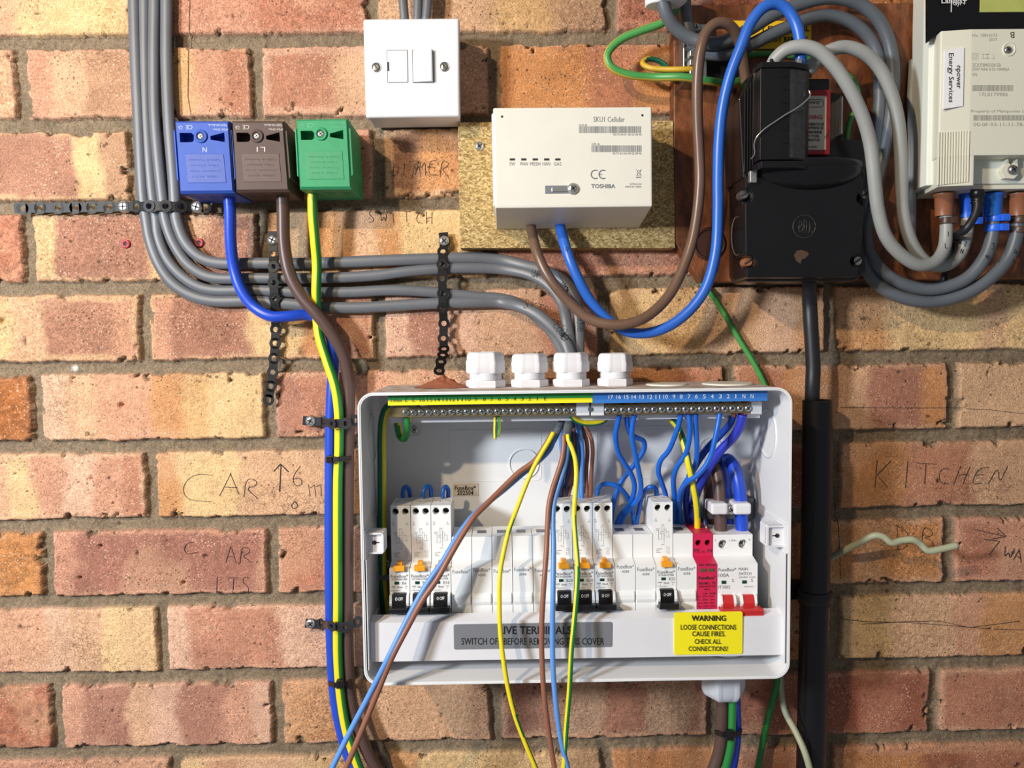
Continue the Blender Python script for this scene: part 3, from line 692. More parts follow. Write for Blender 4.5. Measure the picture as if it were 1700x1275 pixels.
# ------------------------------------------------------------------ cable glands
def gland(px, w, top, label, hexr=6):
    x = P(px, 600, 50).x; y = -.050; R = w*mpp(50)/2
    t = thing('cable_gland', label, 'cable gland', (x, y, EZ1), 'white cable glands on top of the enclosure')
    ht = P(px, top, 50).z-EZ1; nb = .0068
    k = MB(); k.lathe((x, y, EZ1), (0, 0, 1), [(R*.98, 0), (R*1.02, .0012), (R*1.02, nb-.001), (R*.97, nb)], 6, smooth=False); k.build('lock_nut', WHITE, parent=t)
    prof = []; z = nb
    while z < nb+.0062: prof += [(R*.80, z), (R*.88, z+.0006), (R*.80, z+.0012)]; z += .0013
    k = MB(); k.lathe((x, y, EZ1), (0, 0, 1), prof, 32); k.build('threaded_body', WHITE, parent=t)
    z0 = nb+.0060
    def ribs(i, n, t_): 
        a = (i/n*6) % 1; hx = math.cos(math.pi/6)/math.cos((a-.5)*math.pi/3)
        return hx*(1.0 if (i % 2 or abs(a-.5) > .28) else .975)+.02
    k = MB(); k.lathe((x, y, EZ1), (0, 0, 1), [(R*.95, z0), (R, z0+.0012), (R, ht-.0085), (R*.955, ht-.0072), (R*.95, ht-.0045), (R*.92, ht-.002), (R*.85, ht-.0006), (R*.76, ht), (R*.52, ht), (R*.48, ht-.004)], 96, ribs=ribs)
    k.build('clamp_nut', WHITE, parent=t)
    return t
gland(806, 64, 584, 'leftmost and largest white plastic cable gland on top of the enclosure')
gland(879, 61, 587, 'second white plastic cable gland from the left, empty, on the enclosure')
gland(948, 60, 585, 'third white cable gland, with the grey flat cables going into it')
gland(1021, 58, 586, 'rightmost white plastic cable gland on top of the enclosure, empty')
x = P(1201, 1140, 50).x; y = -.05; t = thing('cable_gland', 'large white cable gland under the enclosure with brown and green cables', 'cable gland', (x, y, EZ0))
k = MB(); k.lathe((x, y, EZ0+.0025), (0, 0, 1), [(.0195, 0), (.0205, .001), (.0205, .006), (.018, .007), (.0155, .0072), (.0155, .014)], 48); k.build('lock_nut', WHITE, parent=t)
def ribs2(i, n, t_):
    a = (i/n*6) % 1; return math.cos(math.pi/6)/math.cos((a-.5)*math.pi/3)*(1.0 if (i % 2 or abs(a-.5) > .3) else .955)+.02
k = MB(); k.lathe((x, y, EZ0), (0, 0, -1), [(.0165, 0), (.0165, .010), (.0188, .0112), (.0196, .014), (.0196, .0330), (.0188, .0362), (.0170, .0395), (.0145, .0412), (.0130, .0415)], 96, ribs=ribs2); k.build('clamp_nut', WHITE, parent=t)

# ------------------------------------------------------------------ DIN modules
MX0 = P(647, 1000, 80).x; PITCHM = .01762; PXC = 665
def zz(py, d, px=PXC): return P(px, py, d).z
zb = zz(1024, 80)-.004; z1 = zz(945, 80); z2 = zz(931, 66); z3t = zz(840, 66); z3b = zz(893, 66)
def module_name(i): return MX0+PITCHM*i
def body_profile(ztop, setb=.008):
    return [(-.020, zb), (-.080, zb), (-.080, z1), (-.066, z2), (-.066+setb, z2), (-.066+setb, ztop), (-.030, ztop), (-.030, ztop-.006), (-.020, ztop-.006)]
def body(m, x0, x1, ztop, holes, mi=0, hmi=1, rh=.0029):
    b = .00025
    pr = [(-.020, zb), (-.080, zb), (-.080, z1), (-.066, z2), (-.058, z2), (-.058, ztop), (-.030, ztop), (-.030, ztop-.006), (-.020, ztop-.006)]
    m.prism(pr, 0, x0+b, x1-b, 0, mi)
    H = [circ(hx, hz, rh) for hx, hz in holes]
    m.plate([(x0+b, z2), (x1-b, z2), (x1-b, ztop), (x0+b, ztop)], H, -.066, -.058, -.0585, mi, hmi)
def rcbo(i, rating, code, label, group):
    x0 = module_name(i); x1 = x0+PITCHM; xc = (x0+x1)/2
    t = thing('circuit_breaker', label, 'circuit breaker', (xc, -.02, zb), group)
    m = MB(); zh = zz(849.5, 66)
    body(m, x0, x1, z3t, [(xc-.0043, zh), (xc+.0043, zh)]); m.build('body', [MODULE, DARK], parent=t)
    for s_ in (-1, 1):
        k = MB(); k.box(xc+s_*.0043-.0026, xc+s_*.0043+.0026, -.052, -.046, z3t-.002, z3t+.0003, .0002); k.build('wire_slot', BEIGE, parent=t)
    zA = zz(985, 82); zB = zz(1012, 82)
    for s_ in (-1, 1):
        k = MB(); k.prism([(-.079, zA), (-.0845, zA-.001), (-.0865, (zA+zB)/2), (-.0845, zB+.001), (-.079, zB)], 0, xc+s_*.0072-.0011, xc+s_*.0072+.0011, .0002); k.build('side_guard', MODULE, parent=t)
    k = MB(); k.prism([(-.078, zA+.0003), (-.0835, zA), (-.0850, zA-.006), (-.0850, zB-.001), (-.078, zB-.001)], 0, xc-.0054, xc+.0054, .0003)
    k.prism([(-.080, zz(1007, 86)), (-.0925, zz(1008, 90)), (-.0935, zz(1011, 92)), (-.0925, zz(1019, 92)), (-.080, zz(1020, 86))], 0, xc-.0082, xc+.0082, .0005)
    tg = k.build('toggle', BLACKP, parent=t)
    k = MB(); k.textl('O·OFF', xc-.0033, xc+.0033, zz(997, 85), zz(991.5, 85), -.0853, bold=.01); k.build('printed_text', PENW, parent=tg)
    k = MB(); k.box(xc-.0047, xc+.0048, -.0835, -.079, zz(948, 82), zz(939.5, 82), .0004); k.box(xc-.0022, xc+.0022, -.0790, -.072, zz(941, 80), zz(933, 78), .0003)
    k.build('test_button', ORANGE, parent=t)
    k = MB(); k.box(xc-.0043, xc-.0006, -.0804, -.0795, zz(970, 80), zz(965.5, 80)); k.build('indicator_window', LGREEN, parent=t)
    k = MB(); Y = -.0802
    def T(s, a, b, p0, p1, bold=0, mi=0): k.textl(s, xc+a*.001, xc+b*.001, zz(p1, 80), zz(p0, 80), Y, mi, bold)
    T('TEST', -1.7, 1.6, 948.6, 951)
    T('FuseBox*', -7.6, 7.4, 953.5, 959.2, .01, 1); T(code, -6.6, 6.4, 960, 963.2)
    T(rating, 2.2, 2.2+1.75*len(rating), 965.5, 970.5, 0, 1); T('6000', -7, -3.6, 972.5, 975); T('30mA', -2.4, 2.6, 973, 976.5); T('Type', 4.2, 7.0, 972.5, 975); T('3', -5.8, -5, 976, 978); T('A', 5, 6, 976, 978)
    T('IEC/EN 61009-1', -7.5, .5, 979.5, 981.3)
    Y = -.0662
    def U(s, a, b, p0, p1): k.textl(s, xc+a*.001, xc+b*.001, zz(p1, 66), zz(p0, 66), Y, 0)
    U('1.2Nm', -7.8, -2.8, 841.8, 843.8); U('N', -6.8, -5.8, 866.5, 869); U('OUT', -7.2, -5, 870, 872.2); U('L', 5.2, 6, 866.5, 869); U('OUT', 4.6, 6.8, 870, 872.2)
    U('LOAD', -1.4, 1.2, 877, 878.8); U('N   L', -1.6, 1, 879.5, 881.4); U('N Power', -6, -2.4, 883.5, 885.2); U('blue', -6, -3.4, 886, 887.6); U('4 Power', -1.5, 1.5, 909.5, 911.5)
    U('Icn=6000A', -6, -.8, 917, 918.8); U('230V ~', -6, -2.4, 919.8, 921.6); U('50/60Hz', -6, -1.8, 922.5, 924.3)
    def ln(a, b, c, d): k.box(min(a, c)*.001+xc-.00008, max(a, c)*.001+xc+.00008, Y, Y+.0001, zz(max(b, d), 66)-.00008, zz(min(b, d), 66)+.00008)
    for q in ((-1, 882, -1, 902), (1, 882, 1, 908), (-3.8, 888, -3.8, 902), (-3.8, 902, -1, 902), (-2.4, 889, 1, 889), (-2.4, 889, -2.4, 893), (-2.4, 893, 1, 893), (1, 885, 2.8, 885), (2.8, 885, 2.8, 893), (1, 895, 2.8, 895), (2.8, 889, 5, 889), (5, 889, 5, 898), (2, 898, 6, 898)): ln(*q)
    for cz_, r_ in ((923, .0013), (916.5, .0013)):
        c = (xc+.0045, zz(cz_, 66)); n_ = 16
        v = [(c[0]+math.cos(2*math.pi*j/n_)*rr, Y, c[1]+math.sin(2*math.pi*j/n_)*rr) for rr in (r_, r_-.00018) for j in range(n_)]
        k.add(v, [(j, (j+1) % n_, n_+(j+1) % n_, n_+j) for j in range(n_)])
    k.build('printed_text', [INKG, INKG], parent=t)
    return t
gA, gB = 'circuit breakers at the left end of the row', 'circuit breakers in the middle of the row'
rcbo(0, 'B6', 'RTA060630B', 'leftmost slim white circuit breaker, rated B6, switched off', None)
rcbo(1, 'B10', 'RTA061030B', 'second slim white circuit breaker, half hidden by the diagonal blue and brown wires', None)
rcbo(2, 'B16', 'RTA061630B', 'slim white circuit breaker rated B16, third from the left', None)
rcbo(8, 'B20', 'RTA062030B', 'B20 circuit breaker behind the hanging yellow-green wire, first of the middle trio', None)
rcbo(9, 'B20', 'RTA062030B', 'B20 circuit breaker between its two twins, centre of the middle trio', None)
rcbo(10, 'B20', 'RTA062030B', 'B20 circuit breaker at the right end of the middle trio', None)
rcbo(13, 'B32', 'RTA063230B', 'lone slim circuit breaker rated B32 standing between low blank modules', None)
def blank(i, adrb, label, dy=0):
    x0 = module_name(i); x1 = x0+PITCHM; xc = (x0+x1)/2
    t = thing('blank_module', label, 'blank module', (xc, -.02, zb), 'white blank modules in the row of breakers')
    m = MB(); body(m, x0, x1, z3b, []); m.build('body', MODULE, parent=t)
    k = MB(); k.box(xc-.0045, xc+.0035, -.054, -.044, z3b-.001, z3b+.0002); k.build('wire_slot', GREY, parent=t)
    zA = zz(987, 80); zB = zz(1006, 80)
    k = MB(); k.prism([(-.079, zA), (-.0805, zA), (-.0818, zA-.003), (-.0818, zB+.003), (-.0805, zB), (-.079, zB)], 0, x0+.0006, x1-.0012, .0002); k.build('front_tab', MODULE, parent=t)
    k = MB(); k.textl('FuseBox*', xc-.0074, xc+.0074, zz(952.5+dy, 80), zz(946+dy, 80), -.0802)
    if adrb: k.textl('ADRB', xc-.0031, xc+.0031, zz(959.5+dy, 80), zz(955.5+dy, 80), -.0802)
    k.build('printed_text', INKG, parent=t)
for a in ((3, 0, 'blank white module beside the B16 breaker, printed with no code', 1), (4, 1, 'blank white module second right of the B16 breaker', -1),
          (5, 0, 'blank white module crossed by the left yellow wire', 1), (6, 1, 'blank white module just right of the left yellow wire', -1),
          (7, 1, 'blank white module behind the hanging brown wire', 1), (11, 1, 'blank white module touching the right side of the B20 trio', -3),
          (12, 1, 'blank white module touching the left side of the B32 breaker', 2), (14, 1, 'blank white module between the B32 breaker and crimson device', 2)): blank(*a)
# surge protection device
x0 = module_name(15); x1 = x0+PITCHM; xc = (x0+x1)/2
t = thing('surge_protector', 'crimson surge protection module beside the main switch', 'surge protector', (xc, -.02, zb))
m = MB(); zh = zz(909, 66); body(m, x0, x1, z3b, [(xc-.0041, zh), (xc+.0041, zh)], rh=.0026); m.build('body', [CRIM, DARK], parent=t)
k = MB()
def T(s, a, b, p0, p1, y=-.0802, d=80, bold=.02): k.textl(s, xc+a*.001, xc+b*.001, zz(p1, d), zz(p0, d), y, 0, bold)
T('PE', -7.8, -2.6, 919, 925, -.0662, 66, 0); T('1.2Nm', -2, 2.2, 922.5, 925, -.0662, 66, 0); T('N', 4.2, 7.6, 919, 925, -.0662, 66, 0)
T('RED, REPLACE', -6.8, 7.4, 944, 948); T('FuseBox*', -7.6, 7.4, 964.5, 970, bold=.03); T('SPD1MT2', -7.2, 2, 974.5, 978.5); T('T2', 4.2, 7, 974, 978.5)
T('SURGE PROTECTION', -7, 7.2, 980.5, 983); T('DEVICE', -2.6, 2.4, 985.5, 988); T('L-N   N-PE', -3.4, 7.2, 992, 995.2)
for j, s_ in enumerate(('Uc   275V~ 255V~', 'In    20kA   20kA', 'Imax 40kA  40kA', 'Up   1.5kV  1.5kV')): T(s_, -7.8, 7, 997+j*5.4, 999.6+j*5.4, bold=.01)
T('EN 61643-11', -3, 5, 1018, 1020)
k.build('printed_text', INK, parent=t)
for a in (-.0035, .0035):
    k = MB(); k.box(xc+a-.0023, xc+a+.0023, -.0806, -.0795, zz(957, 80), zz(952, 80)); k.build('indicator_window', OLIVE, parent=t)
# main switch
x0 = module_name(16); x1 = x0+2*PITCHM-.0002; xc = (x0+x1)/2
t = thing('main_switch', 'double-width white main switch with red toggle at the right end of the row', 'switch', (xc, -.02, zb))
m = MB(); zt = zz(896, 66); zh = zz(912, 66); hx = [xc-.0088, xc+.0088]
body(m, x0, x1, zt, [(h, zh) for h in hx], rh=.0040); m.build('body', [MODULE, DARK], parent=t)
for h in hx:
    k = MB(); k.screw((h, -.0595, zh), .0036, ang=random.random()); k.build('terminal_screw', [ZINC, SLOT], parent=t)
k = MB()
def T(s, a, b, p0, p1, y=-.0802, d=80, mi=0, bold=0): k.textl(s, xc+a*.001, xc+b*.001, zz(p1, d), zz(p0, d), y, mi, bold)
T('FuseBox*', -16.6, -1.2, 951, 957, bold=.01); T('100A', -16.6, -7.4, 960.5, 966.5); T('IT1002', -16.6, -6.4, 980.5, 986); T('MAIN', .8, 8.6, 951, 956); T('SWITCH', .8, 11.8, 959, 964)
T('230V/400V~ AC22A', 1, 15.4, 966, 968.5); T('IEC/EN 60947-3', 6, 14.2, 982, 984); T('L', -15.8, -14.8, 903, 906.5, -.0662, 66); T('1.2Nm', -3, 3, 904, 907, -.0662, 66); T('N', 14, 15, 903, 906.5, -.0662, 66)
for a in (-4, 12.4): T('S', a-1, a+1, 970, 975)
k.build('printed_text', INKG, parent=t)
for a in (-.0120, .0058):
    k = MB(); k.box(xc+a-.0019, xc+a+.0019, -.0806, -.0795, zz(977.5, 80), zz(972.5, 80)); k.build('indicator_window', LGREEN, parent=t)
k = MB(); zA = zz(997, 82); zB = zz(1020, 82)
for a in (-.0092, .0086): k.prism([(-.078, zA), (-.0825, zA), (-.0855, zA-.006), (-.0850, zA-.011), (-.088, zB), (-.078, zB)], 0, xc+a-.0047, xc+a+.0047, .0004)
k.prism([(-.082, zz(1017, 86)), (-.0935, zz(1018, 90)), (-.0955, zz(1021, 92)), (-.0945, zz(1032, 92)), (-.082, zz(1033, 86))], 0, x0+.0002, x1+.0006, .0009)
k.build('toggle', RED, parent=t)
for a in (-.0150, -.0034, -.0002+.0028, .0145):
    k = MB(); k.prism([(-.079, zA+.0005), (-.0840, zA), (-.0862, (zA+zB)/2), (-.0840, zB+.002), (-.079, zB)], 0, xc+a-.0010, xc+a+.0010, .0002); k.build('side_guard', MODULE, parent=t)

# ------------------------------------------------------------------ terminal cover with its stickers
xa, xb = P(615, 1060, 96).x, P(1302, 1055, 96).x; ztp = zz(1020, 84, 640); zc = zz(1034, 96, 640); zd = zz(1098, 96, 640)
t = thing('terminal_cover', 'long white cover strip over the live terminals across the bottom of the enclosure', 'cover', ((xa+xb)/2, -.09, zd))
m = MB(); m.prism([(-.0830, ztp-.0012), (-.0842, ztp), (-.096, zc), (-.0965, zd), (-.050, zd), (-.050, zd+.0015), (-.0950, zd+.0015), (-.0945, zc-.0005)], 0, xa, xb, 0)
m.box(xa, xa+.0015, -.096, -.06, zd, zc); m.box(xb-.0015, xb, -.096, -.06, zd, zc); m.build('cover_strip', WHITE, parent=t)
k = MB(); p, q = P(753, 1037, 97), P(1016, 1074, 97); k.prism(rrect(p.x, q.x, q.z, p.z, .0015, 4), 1, -.0969, -.0963); g = k.build('grey_sticker', GREYL, parent=t, label='grey sticker')
k = MB(); k.text('LIVE TERMINALS', 828, 949, 1039.5, 1053, 97, bold=.02); k.text('SWITCH OFF BEFORE REMOVING THIS COVER', 766, 1003, 1059, 1070.5, 97, bold=.005); k.build('printed_text', INK, parent=g)
k = MB(); p, q = P(1119.5, 1017.5, 97.5), P(1232.5, 1085.5, 97.5); k.prism(rrect(p.x, q.x, q.z, p.z, .0015, 4), 1, -.0974, -.0962); g = k.build('warning_sticker', WARN, parent=t, label='yellow warning sticker')
k = MB(); k.text('WARNING', 1148, 1205, 1021.5, 1031, 98, bold=.02)
for s_, a, b, c, d in (('LOOSE CONNECTIONS', 1130, 1222, 1037, 1045.5), ('CAUSE FIRES.', 1149, 1204, 1048, 1056.5), ('CHECK ALL', 1153, 1197, 1061, 1069), ('CONNECTIONS!', 1143, 1208, 1073, 1081)): k.text(s_, a, b, c, d, 98, bold=.008)
k.build('printed_text', INK, parent=g)

# ------------------------------------------------------------------ terminal bars
def bar(name, label, x0, x1, y0, y1, first, last, n, green):
    ya = (y0+y1)/2
    t = thing(name, label, 'terminal bar', P((x0+x1)/2, ya, 70))
    p, q = P(x0, y0, 80), P(x1, y1, 80); zc_ = (p.z+q.z)/2
    k = MB(); k.box(p.x, q.x, -.080, -.066, zc_-.0042, zc_+.0042, .0003); k.build('bar', BRASS, parent=t)
    pr = MB(); pr.screw((0, 0, 0), .0030, h=.0022); src = None
    for i in range(n):
        a = first+(last-first)*i/(n-1); c = P(a, ya, 80)
        if src is None:
            src = pr.build('terminal_screw', [ZINC, SLOT], parent=t); 
            me = src.data; off = wloc(t)
            me.transform(Matrix.Translation(off)); 
            src.location = Vector((c.x, -.080, zc_))-off
        else:
            s2 = src.copy(); C.objects.link(s2); s2.parent = t; s2.location = Vector((c.x, -.080, zc_))-off
            s2.rotation_euler = (0, random.uniform(0, 1.5), 0)
    return t, zc_
tE, zE = bar('earth_bar', 'brass earth terminal bar with screws under the green and yellow strip', 647, 956, 674, 692, 674, 952, 23, True)
tN, zN = bar('neutral_bar', 'neutral terminal bar with screws and blue wires under the blue strip', 1003, 1246, 671, 687, 1008, 1241, 19, False)
t = thing('bar_carrier', 'white plastic carrier holding both terminal bars along the top of the enclosure', 'bracket', P(955, 685, 66))
k = MB(); p, q = P(648, 668, 66), P(1262, 692, 66); k.box(p.x, q.x, -.066, -.058, q.z-.001, p.z+.001, .0003)
k.pbox(957, 668, 978.5, 690, 82, 58, .4); k.pbox(981.5, 668, 1003, 690, 82, 58, .4); k.pbox(1247, 667, 1265, 687, 80, 58, .4)
for a in (690, 930, 1030, 1250): k.pbox(a, 655, a+8, 675, 66, 6, .4)
k.pbox(646, 690, 957, 693.5, 72, 58, .2); k.pbox(1003, 687, 1265, 690.5, 72, 58, .2)
k.build('carrier', WHITE, parent=t)
k = MB(); k.cyl(P(980, 679.5, 83), (0, 1, 0), 4*mpp(80), .010, 20); k.build('centre_pin', GREY, parent=t)
# numbered strips
t = thing('earth_label', 'green and yellow strip numbered for the earth terminals', 'label strip', P(814, 664, 97))
def strip(k, x0, x1, ya0, ya1, yb0, yb1, d, mi):   # slightly sloping band: y at left and right
    a, b, c, e = P(x0, ya0, d), P(x1, ya1, d), P(x1, yb1, d), P(x0, yb0, d)
    k.prism([(a.x, a.z), (b.x, b.z), (c.x, c.z), (e.x, e.z)], 1, -d*.001, -(d-.8)*.001, 0, mi)
k = MB(); strip(k, 644, 983.5, 657, 650.5, 665, 660.5, 96, 0); strip(k, 644, 983.5, 664.5, 660, 673.2, 668.2, 96, 1); k.build('strip', [LGRN, LYEL], parent=t)
k = MB(); k.text('2.0Nm', 648, 667, 662.5, 668, 96)
for j, (s_, a) in enumerate((('E', 675), ('E', 687), ('16', 701), ('15', 713.5), ('14', 726), ('13', 739), ('12', 751), ('11', 763.5), ('10', 777), ('9', 790), ('8', 804), ('7', 816.5), ('6', 829), ('5', 841.5), ('4', 854.5), ('3', 867), ('2', 879.5), ('1', 892), ('E', 905.5))):
    w_ = (2.3 if len(s_) == 1 else 4.3) if s_ != '1' else .7; sl = (a-675)*.011; k.text(s_, a-w_, a+w_, 661-sl, 667.2-sl, 96)
k.build('printed_text', INK, parent=t)
t = thing('neutral_label', 'blue strip numbered in white for the neutral terminals', 'label strip', P(1128, 657, 97))
k = MB(); strip(k, 984, 1274, 650.5, 648.5, 669.5, 665.5, 96, 0); k.build('strip', LBLUE, parent=t)
k = MB()
for s_, a in (('17', 1014), ('16', 1027), ('15', 1040), ('14', 1052.5), ('13', 1065.5), ('12', 1079), ('11', 1092), ('10', 1105), ('9', 1119), ('8', 1131), ('7', 1144), ('6', 1156), ('5', 1169.5), ('4', 1182.5), ('3', 1196), ('2', 1209), ('1', 1221.5), ('N', 1235), ('N', 1248.5)):
    w_ = 3.8 if len(s_) == 2 else (.8 if s_ == '1' else 2.4); sl = (a-1014)*.006; k.text(s_, a-w_, a+w_, 655.6-sl, 662.4-sl, 96, bold=.01)
k.build('printed_text', PENW, parent=t)

# ------------------------------------------------------------------ fused connection unit
t = thing('fused_switch', 'white square fused connection unit with rocker switch on the brick wall', 'switch', P(683, 118, 0))
k = MB(); k.ppoly([(607, 36), (759, 34), (762, 192), (610, 194)], 36, -1, 1.2, seg=3); k.build('back_box', WHITE, parent=t)
k = MB(); k.ppoly([(602.5, 31), (762.5, 29.5), (763.5, 193), (607, 195.5)], 46, 36.5, 2.2, seg=4); k.build('face_plate', WHITE, parent=t)
k = MB(); p, q = P(643, 84, 46), P(677, 136.5, 46); k.box(p.x, q.x, -.0464, -.044, q.z, p.z, .0002, 0)
fc = k.build('fuse_carrier', WHITE, parent=t)
k = MB(); ring(k, p.x-.0004, q.x+.0004, q.z-.0004, p.z+.0004, .0006, .0005, -.0462, -.0455, 0); k.pbox(643, 103, 646, 118, 46.6, 45, 0); k.build('gap_line', SLOT, parent=t)
p, q = P(685, 84, 46), P(719, 136.5, 46)
k = MB(); k.prism([(p.x, -.0445), (p.x, -.0468), (q.x-.0012, -.0498), (q.x, -.0492), (q.x, -.0445)], 2, q.z, p.z, .0003); k.build('rocker', WHITE, parent=t)
k = MB(); ring(k, p.x-.0005, q.x+.0005, q.z-.0005, p.z+.0005, .0006, .0005, -.0462, -.0455, 0); k.build('gap_line', SLOT, parent=t)
for a, b in ((625, 112), (738, 111)):
    k = MB(); c = P(a, b, 46); k.lathe(c, (0, -1, 0), [(.0042, 0), (.0042, .0003), (.0036, .0004), (.0036, .0001)], 24, 0); k.screw(c+Vector((0, -.0002, 0)), .0034, 0, 1, ang=-.9, cross=False, h=.0008); k.build('screw', [STEEL, SLOT], parent=t)
k = MB(); k.text('FUSED', 650, 671, 140, 146, 46); k.build('embossed_text', CASE, parent=t)

# ------------------------------------------------------------------ three terminal blocks
def block(name, label, quad, d, mats, colour, letter, holes_x, back, slant=0):
    bodym, panel, = mats
    (ax, ay), (bx, by), (cx, cy), (dx, dy) = quad
    def Q(u, v): # point on the front face
        return (ax+(bx-ax)*u+((dx-ax)+((cx-dx)-(bx-ax))*u)*v, ay+(by-ay)*u+((dy-ay)+((cy-dy)-(by-ay))*u)*v)
    t = thing(name, label, 'terminal block', P((dx+cx)/2, cy, 0))
    k = MB(); qs = [P(*Q(u, v), d) for u, v in ((0, 0), (1, 0), (1, 1), (0, 1))]
    k.prism([(p.x, p.z) for p in qs], 1, -(d-13)*.001, -.001, .0010)
    def xz(u, v): p = P(*Q(u, v), d); return (p.x, p.z)
    outer = []
    w1 = [xz(.08, .17), (xz(.30, .17)), xz(.34, .20), xz(.34, .27), xz(.30, .30), xz(.08, .30)]
    w2 = [xz(.64, .215), xz(.90, .165), xz(.90, .30), xz(.64, .265)]
    k.plate([xz(.03, .03), xz(.97, .03), xz(.97, .965), xz(.03, .965)], [w1, w2], -d*.001, -(d-13)*.001, -(d-11)*.001, 0, 0)
    # bevelled rim from the plate to the sides
    a_ = [xz(.03, .03), xz(.97, .03), xz(.97, .965), xz(.03, .965)]; b_ = [xz(0, 0), xz(1, 0), xz(1, 1), xz(0, 1)]
    k.add([(p[0], -d*.001, p[1]) for p in a_]+[(p[0], -(d-2.5)*.001, p[1]) for p in b_]+[(p[0], -(d-14)*.001, p[1]) for p in b_],
          [(i, (i+1) % 4, 4+(i+1) % 4, 4+i) for i in range(4)]+[(4+i, 4+(i+1) % 4, 8+(i+1) % 4, 8+i) for i in range(4)])
    k.ppoly([Q(1.0, .13), Q(1.045, .15), Q(1.045, .80), Q(1.0, .83)], d-2, 8, .3)
    k.ppoly([Q(-.03, .14), Q(0, .13), Q(0, .83), Q(-.03, .81)], d-2, 8, .3)
    k.build('body', bodym, parent=t)
    c = P(*Q(.47, .22), d)
    k = MB(); k.lathe(c, (0, -1, 0), [(.0056, -.001), (.0056, .0008), (.0050, .0013), (.0033, .0013), (.0033, .0002)], 28); k.build('boss', bodym, parent=t)
    k = MB(); k.screw(c+Vector((0, -.0002, 0)), .0030, h=.0012); k.build('screw', [ZINC, SLOT], parent=t)
    k = MB(); pn = [Q(.15, .46), Q(.86, .46), Q(.87, .86), Q(.16, .86)]; k.ppoly(pn, d+.35, d-1, .3); k.build('embossed_panel', panel, parent=t)
    k = MB()
    if letter:
        a, b = Q(.52-.035*len(letter), .37); k.text(letter, a, a+7*len(letter), b, b+8, d, rot=180)
    a, b = Q(.07, .065); k.text('CA', a, a+7, b+1, b+7, d, rot=180); a, b = Q(.20, .055); k.text('CE', a+1, a+12, b+1, b+8, d, rot=180)
    for j, (v, s_) in enumerate(((.05, 'TBSP100-Block'), (.11, 'IP20 3Nm'))):
        a, b = Q(.62+.08*j, v); a2, _ = Q(.97, v); k.text(s_, a, a2, b, b+3.5, d, rot=180)
    for j in range(4):
        a, b = Q(.22+.03*(j % 2), .53+.075*j); a2, _ = Q(.80-.05*(j % 2), .5); k.text(['Cable & Terminal', 'Max 25mm', 'Copper only', '100A 415V'][j], a, a2, b, b+3.2, d+.4, rot=180, mi=1)
    k.build('printed_text', [mat(name+'_print', colour, .6), bodym], parent=t)
    # round cable entries on the underside
    zb_ = min(p.z for p in qs)
    for hxp in holes_x:
        x_ = P(hxp, cy+5, d-18).x; kk = MB(); kk.lathe((x_, -(d-20)*.001, zb_+.0004), (0, 0, -1), [(.0052, 0), (.0052, .0007), (.0040, .0007), (.0040, -.0006)], 24); kk.build('cable_entry', panel, parent=t)
    return t
block('blue_terminal_block', 'blue terminal block marked N, leftmost of the three blocks', [(289, 200), (380, 200), (388.5, 320), (298, 321)], 52, (BLUEB, BLUEP), 'B4BEDC', 'N', (327, 354), 0)
block('brown_terminal_block', 'dark brown terminal block marked L1 between the blue and green blocks', [(384, 200), (471, 200), (480.5, 318), (391, 319)], 52, (BROWNB, BROWNP), 'C8BCB4', 'L1', (416, 444), 0)
block('green_terminal_block', 'green terminal block to the right of the brown one', [(491, 197.5), (577, 196), (583.5, 313.5), (497, 314)], 56, (GREENB, GREENP), '5CB488', '', (549, 576), 0)

# ------------------------------------------------------------------ communications hub
t = thing('communications_hub', 'white communications hub box with barcodes and status lights on the chipboard', 'communications hub', P(950, 345, 18))
k = MB(); k.ppoly([(818.5, 178.5), (1082.5, 177), (1083.5, 341), (821.5, 345)], 80, 50, 1.6, seg=3)
k.ppoly([(816, 187), (1080, 185), (1082, 338), (819, 342)], 76, 18, 1.5)
zt_ = P(950, 338, 80).z; xl, xr = P(822, 345, 80).x, P(1083, 342, 80).x
k.prism([(-.0800, zt_-.0005), (-.0797, zt_-.003), (-.018, zt_-.012), (-.018, zt_+.02), (-.078, zt_+.02)], 0, xl+.0002, xr-.0002, .0008); k.build('case', CREAM, parent=t)
k = MB(); D = 80
k.text('SKU1 Cellular', 985, 1037, 193.5, 202.5, D, bold=.004); k.text('CHF ID', 961, 975, 206, 209.5, D); k.text('GPF ID', 982, 996, 237.5, 241, D)
k.text('00-73-64-01-00-22-04-06', 1018, 1065, 221.5, 225, D); k.text('00-73-64-AA-00-22-04-06', 1017, 1065, 253, 256.5, D)
k.text('TOSHIBA', 981.5, 1021.5, 305.5, 312.5, D, bold=.03); k.text('DT9E1A1AA', 1046, 1065, 304, 307, D); k.text('MADE IN CHINA', 1038, 1065, 308.5, 311.5, D)
def arc(k, cx, cy, r, a0, a1, w, d, n=18):
    q = [(cx+math.cos(math.radians(a0+(a1-a0)*i/n))*rr, cy-math.sin(math.radians(a0+(a1-a0)*i/n))*rr) for rr in (r, r-w) for i in range(n+1)]
    k.add([P(a, b, d+.15) for a, b in q], [(i, i+1, n+2+i, n+1+i) for i in range(n)])
arc(k, 988.5, 289.5, 8, 60, 300, 2, D); arc(k, 1001.5, 289.5, 8, 60, 300, 2, D); k.pbox(994.5, 288.7, 999.5, 290.3, D+.15, D, 0)
for n_, (s_, a) in enumerate((('SW', 850.5), ('WAN', 869.5), ('MESH', 888.5), ('HAN', 907), ('GAS', 925.5))):
    w_ = (4.7, 6.7, 8.4, 6.3, 6.2)[n_]; k.text(s_, a-w_, a+w_, 269, 274.8, D)
